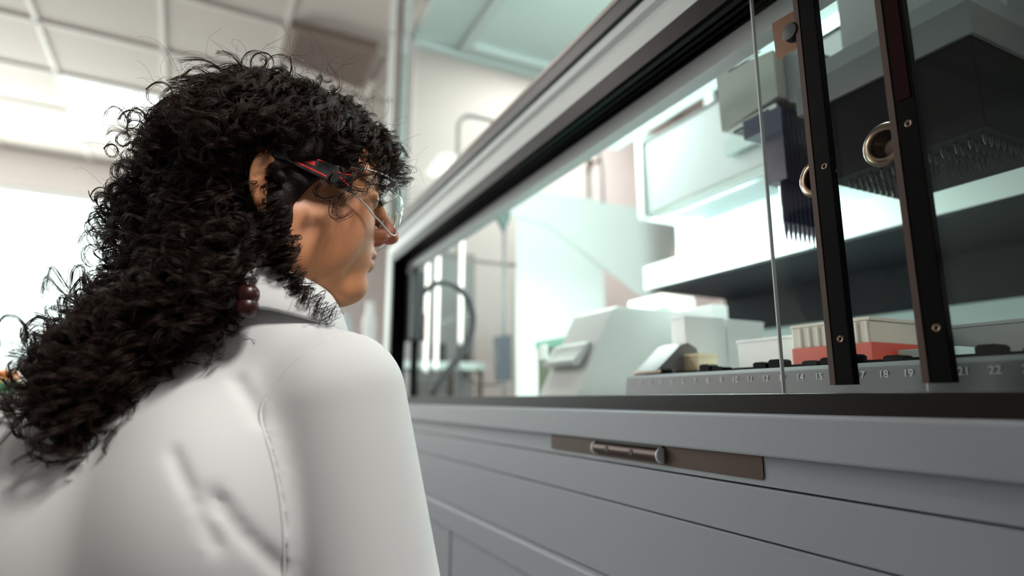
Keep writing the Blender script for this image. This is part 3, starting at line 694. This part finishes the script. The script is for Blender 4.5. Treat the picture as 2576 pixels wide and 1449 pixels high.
# warmer nose and lips, brows: colour of the skin itself
nt=SKIN.node_tree; bs=nt.nodes['Principled BSDF']; src=bs.inputs['Base Color'].links[0].from_socket
tc=[n for n in nt.nodes if n.type=='TEX_COORD'][0]
def spot(src,pos,rad,col,amt,sc=(1,1,1)):
    lo=pos-ORG[body]
    mp=nt.nodes.new('ShaderNodeMapping'); mp.vector_type='POINT'; mp.inputs['Location'].default_value=[-lo[i]*sc[i]/rad for i in range(3)]; mp.inputs['Scale'].default_value=[sc[i]/rad for i in range(3)]
    ln=nt.nodes.new('ShaderNodeVectorMath'); ln.operation='LENGTH'; mr=nt.nodes.new('ShaderNodeMapRange'); mr.interpolation_type='SMOOTHSTEP'
    mr.inputs['From Min'].default_value=.55; mr.inputs['From Max'].default_value=1.1; mr.inputs['To Min'].default_value=amt; mr.inputs['To Max'].default_value=0
    mx=nt.nodes.new('ShaderNodeMixRGB'); mx.inputs[2].default_value=(*col,1)
    nt.links.new(tc.outputs['Object'],mp.inputs[0]); nt.links.new(mp.outputs[0],ln.inputs[0]); nt.links.new(ln.outputs['Value'],mr.inputs['Value'])
    nt.links.new(mr.outputs[0],mx.inputs[0]); nt.links.new(src,mx.inputs[1]); return mx.outputs[0]
src=spot(src,H(.108,0,-.018),.024,(.50,.13,.085),.7)
src=spot(src,H(.092,0,-.0490),.022,(.36,.085,.065),.85,(1,1,2.0))
src=spot(src,H(.060,.040,-.020),.034,(.46,.17,.10),.35)
nt.links.new(src,bs.inputs['Base Color'])
for s_ in (1,-1):
    c_=H(.0790,.030*s_,.0122); eye=MB().lathe([(.0121*math.sin(a_),-.0121*math.cos(a_)) for a_ in np.linspace(.02,math.pi-.02,16)],c_,'Z',24).done('eye',mat('eye_white',(.62,.58,.55),.2),person,smooth=True)
    d_=(Vector(HF)*.97+Vector(HU)*-.12).normalized(); MB().tube([c_+d_*.0098,c_+d_*.0118,c_+d_*.01225],[.0056,.0050,.0030],20).done('iris',mat('dark_iris',(.03,.014,.007),.1),eye,smooth=True)
# eyebrow, lashes on the visible side
lash=mat('brow_hair',(.015,.008,.005),.7)
for s_ in (1,-1):
    MB().tube([H(.094-.02*t,(.012+.036*t)*s_,.036+.006*math.sin(t*2.6)) for t in np.linspace(0,1,9)],[.0012+.0014*math.sin(math.pi*min(t+.1,1)) for t in np.linspace(0,1,9)],6).done('eyebrow',lash,person,smooth=True)
    eb=MB()
    for t in np.linspace(0,1,14):
        a_=H(.0915-.010*abs(t-.3),(.020+.022*t)*s_,.0095+.001*math.sin(math.pi*t)); eb.tube([a_,a_+Vector(HF)*.005+Vector(HU)*-.001,a_+Vector(HF)*.009+Vector(HU)*.002+Vector(HR)*.002*s_],[.0004,.0003,.0001],4)
    eb.done('eyelashes',lash,person,smooth=True)
# ---------------------------------------------------------------- clothing
cf=Fld(axis_steps([(-.36,-.25,.01),(-.25,.26,.003)]),axis_steps([(.42,.76,.003),(.76,1.02,.01)]),axis_steps([(-.90,-.24,.014),(-.24,.17,.003)]),BM,BF,BR,BU)
f=cf
f.ell((.012,0,-.150),(.118,.168,.185),.05)
f.ell((.0,0,-.36),(.118,.150,.24),.06)
f.cap((0,0,-.45),(.0,0,-.85),.135,.155,.05,sc=(1.15,1,1))
f.frame((0,0,0),(1,0,0),(0,1,0),(0,0,1))
NBu=NB+Vector((0,0,.014))
f.cap(tuple(NBu+Vector((0,0,-.03))),tuple(SR+Vector((-.01,.01,.008))),.052,.050,.05)
f.cap(tuple(NBu+Vector((0,0,-.03))),tuple(SL+Vector((.01,-.01,.01))),.052,.050,.05)
f.ell(tuple(B(-.045,.075,-.12)),(.07,.08,.10),.05); f.ell(tuple(B(-.05,-.085,-.14)),(.07,.08,.10),.05)
def surf(px,py,inn=0.,a=.36,b=.80):
    for t in np.arange(a,b,.002):
        p=at(px,py,t); q=[int(np.searchsorted(g_,p[k])) for k,g_ in enumerate((f.xs,f.ys,f.zs))]
        if all(0<q[k]<f.F.shape[k] for k in range(3)) and f.F[tuple(q)]<0: return at(px,py,t+inn)
    return at(px,py,.48)
Tor=cf.F.copy()
cf.F[:]=.5
for S_,E_,W_ in ((SR,ER,WR),(SL,EL,WL)):
    cf.cap(tuple(S_),tuple(E_),.0635,.060,.02); cf.cap(tuple(E_),tuple(W_),.060,.050,.03)
Slv=cf.F; cf.F=smin(Tor,Slv,.012)
def crease(pts,r,k,inn=0.):
    pts=[(a_[0]+(b_[0]-a_[0])*i/8,a_[1]+(b_[1]-a_[1])*i/8) for a_,b_ in zip(pts,pts[1:]) for i in range(8)]
    P=[surf(x,y,inn) for x,y in pts]
    for p,q in zip(P,P[1:]): f.cap(tuple(p),tuple(q),r,r,k,sub=True)
def ridge(pts,r,k,inn=.0):
    P=[surf(x,y,inn) for x,y in pts]
    for p,q in zip(P,P[1:]): f.cap(tuple(p),tuple(q),r,r,k)
crease(((430,1130),(455,1190),(485,1250),(520,1320),(560,1400)),-.0105,.020)
crease(((530,1235),(570,1290),(620,1350),(680,1405),(720,1449)),-.0085,.0195)
crease(((590,950),(630,1010),(655,1070)),-.010,.022)
Xg=f.xs[:,None,None]-BM[0]; Yg=f.ys[None,:,None]-BM[1]; Zg=f.zs[None,None,:]-BM[2]
rr_=BR[0]*Xg+BR[1]*Yg+0*Zg; uu=Zg+0*rr_; ff=BF[0]*Xg+BF[1]*Yg+0*Zg
full=f.F
reg=[]
pl_=(.112+.052*np.exp(np.clip((uu-.03)/.040,-9,1))-rr_); reg.append(smax(pl_,Slv-Tor-.016,.008))
pl_=(.088+rr_); reg.append(np.maximum(pl_,Slv-Tor-.11))
body_cut=np.minimum(reg[0],reg[1])
def put(F_,name,parent,lb):
    me,_,_=surface_nets(F_.astype(np.float32),f.xs,f.ys,f.zs,name); o=link(name,me,COAT,parent,smooth=True); o['label']=lb
    o.modifiers.new('smooth','SMOOTH').iterations=8; return o
def tri(G,p):
    v=[]
    for g_,x_ in zip((f.xs,f.ys,f.zs),p):
        i_=int(np.clip(np.searchsorted(g_,x_)-1,0,len(g_)-2)); v.append((i_,(x_-g_[i_])/(g_[i_+1]-g_[i_])))
    r_=0.
    for a_ in (0,1):
        for b_ in (0,1):
            for c_ in (0,1):
                r_+=float(G[v[0][0]+a_,v[1][0]+b_,v[2][0]+c_])*(v[0][1] if a_ else 1-v[0][1])*(v[1][1] if b_ else 1-v[1][1])*(v[2][1] if c_ else 1-v[2][1])
    return r_
def surf2(px,py):
    d0=None; t=.38
    while t<.74:
        d1=tri(full,at(px,py,t))
        if d1<0 and d0 is not None: return at(px,py,t-.004*(-d1)/(d0-d1+1e-9))
        d0=d1; t+=.004
    return None
def seam_path(G,rows,x0,x1,step=14):
    P=[]
    for y_ in rows:
        prev=None; best=None
        for x_ in np.arange(x0,x1,step):
            p=surf2(x_,y_)
            if p is None: prev=None; continue
            v=tri(G,p)
            if prev is not None and (prev[1]<0)!=(v<0):
                k_=prev[1]/(prev[1]-v); q=surf2(prev[0]+step*k_,y_); best=q or p; break
            prev=(x_,v)
        if best is not None: P.append(np.array(best))
    for _ in range(6): P=[P[0]]+[(P[i-1]+2*P[i]+P[i+1])/4 for i in range(1,len(P)-1)]+[P[-1]] if len(P)>3 else P
    return P
SEAMS=[seam_path(reg[0],range(850,1500,12),560,960),seam_path(reg[1],range(1080,1500,12),-80,330)]
print('seams',[len(q) for q in SEAMS])
coat=put(np.maximum(full,-(body_cut+.006)),'lab_coat',person,'white cotton lab coat')
for sg,nm in ((0,'right'),(1,'left')):
    side=(rr_>0) if sg==0 else (rr_<0)
    put(np.where(side,np.maximum(full-.0009,reg[sg]),.5),'sleeve',coat,nm+' sleeve of the lab coat')
for q in SEAMS:
    if len(q)>4:
        so=MB().tube(q,.0015,8).done('armhole_seam',COAT,coat,smooth=True)
del Xg,Yg,Zg,rr_,uu,ff,full,reg,Tor,Slv,body_cut
# collar: folded band round the neck
def collar_ring(k,t,rr,up):
    """k: angle, t: 0 bottom..1 top"""
    ax=(H(-.022,0,-.035)-NB).normalized()
    cx=NB+ax*up
    e1=Vector((ax.z,0,-ax.x)).normalized(); e2=ax.cross(e1)
    return cx+(e1*math.cos(k)+e2*math.sin(k))*rr
cb_=bmesh.new(); rows=[]
for (rr,up) in ((.0660,-.004),(.0600,.030),(.0605,.0335),(.0640,.0330),(.0735,.010),(.0790,-.012),(.0775,-.014),(.0715,.006)):
    row=[]
    for i in range(57):
        k=math.radians(-12)+ -math.radians(0)+ (math.radians(24)+ (2*math.pi-math.radians(24))*i/56)
        fr=math.cos(k)   # 1 = front
        row.append(cb_.verts.new(collar_ring(k,0,rr*(1+.10*max(fr,0)),up+.010-.018*max(fr,0)**1+.004*(-fr if fr<0 else 0))))
    rows.append(row)
for a,b in zip(rows,rows[1:]):
    for i in range(56): cb_.faces.new((a[i],a[i+1],b[i+1],b[i]))
me=bpy.data.meshes.new('collar'); cb_.to_mesh(me); cb_.free()
co=link('collar',me,COAT,coat,smooth=True); m_=co.modifiers.new('s','SOLIDIFY'); m_.thickness=.002; m_=co.modifiers.new('b','SUBSURF'); m_.levels=1; m_.render_levels=1
# trousers and shoes
tf=Fld(axis_steps([(-.3,.3,.009)]),axis_steps([(.4,.95,.009)]),axis_steps([(-1.26,-.5,.009)]),(0,0,0),(1,0,0),(0,1,0),(0,0,1))
sh=[]
tf.ell(tuple(HIP),(.14,.14,.12),.03)
for s_ in (1,-1):
    a_=HIP+Vector(BR)*.075*s_; kn=Vector((a_.x+.01,a_.y+.01,-.82)); an=Vector((a_.x-.01,a_.y-.01,-1.20))
    tf.cap(tuple(a_),tuple(kn),.088,.065,.02); tf.cap(tuple(kn),tuple(an),.065,.055,.02); sh.append(an)
me,_,_=tf.mesh('trousers'); link('trousers',me,mat('navy_cloth',(.02,.025,.045),.8),person,smooth=True)
for an in sh:
    g=Fld(axis_steps([(an.x-.09,an.x+.22,.006)]),axis_steps([(an.y-.09,an.y+.18,.006)]),axis_steps([(-1.285,-1.14,.006)]),(0,0,0),(1,0,0),(0,1,0),(0,0,1))
    g.cap((an.x-.01,an.y,-1.235),(an.x+.13,an.y+.076,-1.242),.043,.038,.01); g.cap((an.x,an.y,-1.20),(an.x,an.y,-1.23),.043,.043,.02)
    sl=(slice(None),)*3; g.F=np.maximum(g.F,(-1.279-g.zs)[None,None,:]).astype(np.float32)
    me,_,_=g.mesh('shoe'); link('shoe',me,mat('shoe_black',(.02,.02,.02),.4),person,smooth=True)
# ---------------------------------------------------------------- hair
hf=Fld(axis_steps([(-.24,.22,.0035)]),axis_steps([(.50,.82,.0035)]),axis_steps([(-.09,.39,.0035)]),(0,0,0),(1,0,0),(0,1,0),(0,0,1))
def hb_(px,py,rp,t,k=.025): 
    c_=at(px,py,t); r_=rp*t/FPX; hf.ell(tuple(c_),(r_,r_,r_),k)
for q in ((700,350,135,.66),(590,375,115,.66),(500,430,105,.65),(455,545,120,.64),(430,670,110,.61),(335,790,95,.565),(245,880,85,.535),(165,930,55,.52),(205,975,65,.50),(185,1015,38,.49),
          (300,890,75,.51),(400,800,85,.53),(500,690,100,.555),(560,560,120,.585),(590,480,110,.60),(600,600,60,.56),(790,320,90,.68),(870,340,60,.69),(930,365,42,.70),(960,385,30,.70),
          (790,345,52,.63),(730,350,60,.605),(860,375,28,.63),(660,400,52,.575),(690,490,30,.560),(690,540,28,.560),(698,600,36,.57),(725,655,30,.58),(762,712,18,.585),(640,620,50,.56),(560,650,60,.55),(530,725,50,.53)): hb_(*q)
# keep the face and the ear free
hf.frame(HO,HF,HR,HU)
hf.ell((-.018,0,.040),(.108,.088,.097),.01)
hf.ell((.087,.060,-.047),(.088,.070,.086),.004,sub=True)
hf.ell((-.037,.098,-.004),(.011,.035,.029),.004,sub=True)
hf.ell((.040,.098,.010),(.050,.030,.027),.003,sub=True)
hf.ell((.10,.0,-.02),(.05,.06,.055),.006,sub=True)
hf.frame((0,0,0),(1,0,0),(0,1,0),(0,0,1))
for q in ((703,448,17,.553),(700,425,14,.556)): hb_(*q,k=.006)
hf.frame(HO,HF,HR,HU)
# surface noise
N3=rng.normal(size=(24,3)); N3/=np.linalg.norm(N3,axis=1)[:,None]; PH=rng.uniform(0,6.28,24); FR=rng.uniform(60,260,24)
X,Y,Z=np.meshgrid(hf.xs,hf.ys,hf.zs,indexing='ij'); ns=np.zeros_like(hf.F)
for v,ph,fr in zip(N3,PH,FR): ns+=np.sin(fr*(v[0]*X+v[1]*Y+v[2]*Z)+ph).astype(np.float32)*(60/fr)
hf.F+=(ns*.0016).astype(np.float32); del X,Y,Z,ns
me,HP,HQ=hf.mesh('hair'); hair=link('hair',me,HAIRM,person,smooth=True); hair['label']='long dark brown curly hair'
# locks: helical bundles of fine strands
STR=[]; RAD=[]
def lock(path,hr,turns,nf=7,spread=.0016,r0=.00034,tail=1.0,phase=None):
    P=np.array([tuple(p) for p in path]); n=max(16,int(turns*11)); t=np.linspace(0,1,n)
    seg=np.r_[0,np.cumsum(np.linalg.norm(np.diff(P,axis=0),axis=1))]; seg/=max(seg[-1],1e-9)
    C=np.stack([np.interp(t,seg,P[:,i]) for i in range(3)],1)
    if len(P)>2:
        for _ in range(3): C[1:-1]=(C[:-2]+C[2:]+2*C[1:-1])/4
    T_=np.gradient(C,axis=0); T_/=np.linalg.norm(T_,axis=1)[:,None]+1e-9
    up=np.array([.3,.5,.81]); A=np.cross(T_,up); A/=np.linalg.norm(A,axis=1)[:,None]+1e-9; Bv=np.cross(T_,A)
    ph0=rng.uniform(0,6.28) if phase is None else phase
    for j in range(nf):
        ph=ph0+rng.normal()*.16; h=hr*(1+rng.normal()*.10)*(np.clip(t*4,0,1)*.85+.15)*(1+.25*t)
        ang=ph+turns*2*math.pi*t**rng.uniform(.92,1.08)
        off=rng.normal(size=3)*spread
        Q=C+A*(np.cos(ang)*h)[:,None]+Bv*(np.sin(ang)*h)[:,None]+off*(.4+t)[:,None]
        STR.append(Q.astype(np.float32)); RAD.append((r0*(1-.55*t)).astype(np.float32))
DOWN=np.array([-.12,.03,-.98])
tri=HP[HQ[:,:3]]; cen=HP[HQ].mean(1); nrm=np.cross(tri[:,1]-tri[:,0],tri[:,2]-tri[:,0]); ar=np.linalg.norm(nrm,axis=1); nrm/=ar[:,None]+1e-12
ctr=HP.mean(0)
if ((cen-ctr)*nrm).sum()<0: nrm=-nrm
lc=(cen-HO)@np.stack([HF,HR,HU],1)
# no locks growing over the face opening
face=(lc[:,0]>.035)&(lc[:,2]<.035)&(lc[:,1]>-.09)
earz=(np.abs(lc[:,0]+.012)<.022)&(np.abs(lc[:,2]+.01)<.028)&(lc[:,1]>.03)
temple=(lc[:,0]>-.016)&(lc[:,2]<.052)&(lc[:,1]>.03)&(lc[:,2]>.004)
pr=ar*(~face)*(~earz)*(~temple); pr=pr*np.where(nrm[:,1]>.6,.35,1.)*np.where((lc[:,2]>.06)&(lc[:,1]>-.02),2.2,1.); pr/=pr.sum()
for i in rng.choice(len(cen),2100,p=pr):
    c_,n_=cen[i],nrm[i]; L=rng.uniform(.030,.062); high=np.clip((c_[2]-.27)/.04,0,1)
    g=DOWN-n_*(DOWN@n_)*.9; g/=np.linalg.norm(g)+1e-9; out=rng.uniform(.0,.012)*(1-.8*high)
    g=g*(1-.3*high)+rng.normal(size=3)*(.25-.1*high); g/=np.linalg.norm(g)
    if lc[i,0]>.03 and lc[i,2]>0: L*=.6
    P0=c_-n_*.006; P1=c_+n_*(out*.7)+g*L*.5; P2=c_+n_*out*.6+g*L
    lock((P0,P1,P2),rng.uniform(.004,.0095)*(1-.5*high),L/(rng.uniform(.016,.028)*(1+high)),nf=9,spread=.0009)
# flyaways
for i in rng.choice(len(cen),260,p=pr):
    c_,n_=cen[i],nrm[i]; g=DOWN*.4+n_*.8+rng.normal(size=3)*.5; g/=np.linalg.norm(g)
    lock((c_,c_+n_*.012+g*.01,c_+n_*.018+g*rng.uniform(.02,.045)),rng.uniform(.004,.010),rng.uniform(.6,1.6),nf=1,r0=.00017)
def keep_face_clear():
    M_=np.stack([HF,HR,HU],1)
    k=[]
    for i_,q in enumerate(STR):
        l_=(q-HO)@M_
        d_=q-np.array(NB); ax_=np.array((H(-.022,0,-.035)-NB).normalized()); h_=d_@ax_; r_=np.linalg.norm(d_-h_[:,None]*ax_,axis=1)
        if ((h_>-.03)&(h_<.030)&(r_<.082)&(q[:,0]>.025)&(q[:,1]<NB.y+.01)).any(): k.append(False); continue
        k.append(not (((l_[:,0]>.042)&(l_[:,2]<.004)&(l_[:,1]>-.08)).any() or ((l_[:,0]>-.004)&(l_[:,0]<.052)&(l_[:,2]<.026)&(l_[:,2]>-.03)&(l_[:,1]>.05)).any()))
    STR[:]=[q for q,b_ in zip(STR,k) if b_]; RAD[:]=[q for q,b_ in zip(RAD,k) if b_]
keep_face_clear()
def plock(pp,t,hr,turns,nf=10,r0=.00034,sp=.0016):
    lock([at(x,y,(t[0]+(t[1]-t[0])*i/(len(pp)-1)) if hasattr(t,'__len__') else t) for i,(x,y) in enumerate(pp)],hr,turns,nf,sp,r0)
# locks that the photograph shows one by one
for k in range(46):
    yy=rng.uniform(440,700); xx=680+np.interp(yy,[440,520,600,700],[-5,5,18,60])+rng.uniform(-38,22)
    plock([(xx,yy),(xx+rng.uniform(-8,14),yy+30),(xx+rng.uniform(-10,22)+8,yy+rng.uniform(50,85))],rng.uniform(.545,.562),rng.uniform(.0045,.0075),rng.uniform(1.6,3.0),8)
for dx,ph in ((0,0),(-12,2),(-24,4)):
    plock([(660+dx,545),(695+dx,600),(725+dx,650),(735+dx,700)],.575,.006,4.5,12)
    plock([(655+dx,470),(690+dx,500),(705+dx,560),(700+dx,600)],.578,.005,2.5,12)
for dx in (0,12,-10): plock([(735+dx,690),(752+dx,730),(780+dx,750),(800+dx,775),(838+dx*.3,803)],(.552,.555),.0065,3.6,7,.00034,.0022)
plock([(745,610),(750,650),(765,690),(775,720)],.580,.006,3,10)
for dx in (0,10): plock([(640+dx,640),(622+dx,670),(610+dx,700),(620,728)],.515,.0045,2.2,12)
for a in ([(840,430),(845,470),(862,505),(855,530)],[(800,440),(812,490),(838,520),(872,540)],[(880,400),(900,440),(895,470),(905,500)],[(930,390),(950,430),(960,470),(968,490)],
          [(960,390),(985,420),(995,450),(1003,470)],[(975,370),(1003,395),(1015,425),(1010,450)],[(905,410),(930,440),(925,465),(940,480)],[(945,400),(965,430),(975,455),(985,468)],[(860,420),(880,450),(872,480),(880,505)],[(990,400),(1008,430),(1018,450),(1022,470)]):
    plock(a,.565+max(0,a[0][0]-840)*.00055,.0065,rng.uniform(1.3,2.2),8,.00036)
for px,py in ((905,350),(930,330),(955,350),(975,370),(890,380),(940,380),(960,400),(990,400),(925,400),(870,400),(985,360),(965,330)):
    for k in range(3): plock([(px,py),(px+12,py+30),(px+rng.uniform(-12,22),py+rng.uniform(50,85))],rng.uniform(.64,.70),.007,rng.uniform(1.2,2.4),8)
for cx,cy,r_ in ((245,570,30),(250,600,34),(330,395,22),(300,430,26),(310,350,20),(100,855,45),(75,915,34),(330,300,30),(400,235,36),(250,490,24),(170,1120,40),(190,1135,34),(215,1110,34),(90,830,36),(640,165,40),(660,160,34),(700,170,40),(280,380,20),(300,480,22)):
    a0=rng.uniform(0,6.28); t=.60 if cy<700 else (.53 if cy<1000 else .475)
    pts=[at(cx+r_*math.cos(a0+k*.45)*(1+.1*k/14),cy+r_*math.sin(a0+k*.45),t+.01*math.sin(k*.3)) for k in range(18)]
    lock(pts,.0006,1,5,.0009,.0003)
def make_strands(name,strs,rads,m,parent):
    c_=bpy.data.hair_curves.new(name); c_.add_curves([len(q) for q in strs])
    P=np.concatenate(strs); org=Vector(P.mean(0)); P=P-np.array(org,dtype=np.float32)
    c_.attributes['position'].data.foreach_set('vector',P.ravel())
    ra=c_.attributes.get('radius') or c_.attributes.new('radius','FLOAT','POINT')
    ra.data.foreach_set('value',np.concatenate(rads))
    o=bpy.data.objects.new(name,c_); COL.objects.link(o); c_.materials.append(m); o.parent=parent; ORG[o]=org; o.location=org-ORG[parent]; return o
hm=bpy.data.materials.new('hair_strand'); hm.use_nodes=True; nt2=hm.node_tree; b2=nt2.nodes['Principled BSDF']
b2.inputs['Base Color'].default_value=(.020,.0085,.0045,1); b2.inputs['Roughness'].default_value=.45; b2.inputs['Specular IOR Level'].default_value=.22
b2.inputs['Subsurface Weight'].default_value=0
MT['hair_strand']=hm
ho=make_strands('curls',STR,RAD,hm,hair); ho['kind']='stuff'
print('strands',len(STR),sum(map(len,STR)))
# dark red hair bobble at the end of one lock
bp_=at(622,757,.512)
ear=MB()
for dz in (.0052,-.0058): ear.lathe([(.0001,-.0095),(.006,-.0082),(.0092,-.0045),(.0100,0),(.0092,.0045),(.006,.0082),(.0001,.0095)],(bp_.x,bp_.y,bp_.z+dz),'Z',24,close=False)
eo=ear.done('hair_bobble',mat('oxblood',(.035,.005,.004),.35),person,smooth=True); eo['label']='dark red round hair bobble on a curl'
# ---------------------------------------------------------------- safety glasses
gl=empty('safety_glasses',H(.05,0,-.03),'clear wraparound safety glasses with black and red side arms worn by the woman','safety glasses')
lm=bmesh.new(); rows=[]
NA,NR=49,9
for i in range(NA):
    t=-1+2*i/(NA-1); ph=t*math.radians(82)
    top=.034-.006*abs(t)**3
    bot=-.012-.014*math.exp(-((abs(t)-.42)/.26)**2)+ .026*math.exp(-(t/.11)**2) + .016*max(0,abs(t)-.72)/.28
    row=[]
    for j in range(NR):
        s_=j/(NR-1); u=bot+(top-bot)*s_
        bul=.006*(1-(2*s_-1)**2)
        f_=.040+(.078+bul)*math.cos(ph); r_=(.0745+bul*.3)*math.sin(ph)
        row.append(lm.verts.new(H(f_,r_,u)))
    rows.append(row)
for a,b in zip(rows,rows[1:]):
    for j in range(NR-1): lm.faces.new((a[j],b[j],b[j+1],a[j+1]))
me=bpy.data.meshes.new('lens'); lm.to_mesh(me); 
edge=[[r[0].co.copy() for r in rows],[r[-1].co.copy() for r in rows]]; lm.free()
lo=link('lens',me,LENSM,gl,smooth=True); 
rimm=mat('lens_rim_clear',(.62,.66,.64),.15)
for e_ in edge: MB().tube(e_,.0009,8).done('lens_rim',rimm,lo,smooth=True)
MB().tube([H(.098,-.009,-.012),H(.106,-.005,.006),H(.108,0,.010),H(.106,.005,.006),H(.098,.009,-.012)],.0016,8).done('nose_bridge',rimm,gl,smooth=True)
for s_ in (1,-1):
    pth=[(.054,.0752,.012,.0105),(.040,.0785,.0135,.0105),(.024,.0805,.0165,.0090),(.006,.0815,.020,.0080),(-.010,.0820,.0235,.0062),(-.026,.0805,.0240,.0055),(-.040,.0775,.0200,.0050),(-.052,.0745,.0120,.0045)]
    bm=bmesh.new(); R_=[]
    for f_,r_,u_,h_ in pth:
        R_.append([bm.verts.new(H(f_,(r_+d)*s_,u_+e)) for d,e in ((-.0014,-h_),(.0014,-h_),(.0014,h_),(-.0014,h_))])
    for a,b in zip(R_,R_[1:]):
        for k in range(4): bm.faces.new((a[k],a[(k+1)%4],b[(k+1)%4],b[k]))
    bm.faces.new(R_[0][::-1]); bm.faces.new(R_[-1]); bmesh.ops.recalc_face_normals(bm,faces=bm.faces[:])
    me=bpy.data.meshes.new('temple'); bm.to_mesh(me); bm.free(); tp_=link('temple',me,BLK,gl); m_=tp_.modifiers.new('b','BEVEL'); m_.width=.0008; m_.segments=2; tp_['label']='black side arm with red stripes'
    def tpt(f_,v,d=.0016):
        for a,b in zip(pth,pth[1:]):
            if a[0]>=f_>=b[0]:
                k=(a[0]-f_)/(a[0]-b[0]); r_,u_,h_=[a[i]+(b[i]-a[i])*k for i in (1,2,3)]; return H(f_,(r_+d)*s_,u_+v*h_)
    def stripe(f0,f1,v0,v1,w0,w1):
        rs=MB(); n=8; A=[]
        for i in range(n+1):
            t=i/n; ff=f0+(f1-f0)*t; v=v0+(v1-v0)*t; w_=(w0+(w1-w0)*t)/2
            A.append([rs.bm.verts.new(tpt(ff,v-w_)),rs.bm.verts.new(tpt(ff,v+w_))])
        for a,b in zip(A,A[1:]): rs.bm.faces.new((a[0],b[0],b[1],a[1]))
        rs.done('red_stripe',REDP,tp_,solid=.0004)
    stripe(.024,-.004,.86,.86,.16,.24); stripe(.016,-.004,.25,.25,.55,.80); stripe(.028,-.004,-.62,-.45,.16,.30)
    stripe(.052,.038,.55,.30,.18,.10); stripe(.050,.040,-.55,-.05,.30,.10)
    for v in (-.6,.1,.75): stripe(-.026,-.036,v,v,.26,.26)
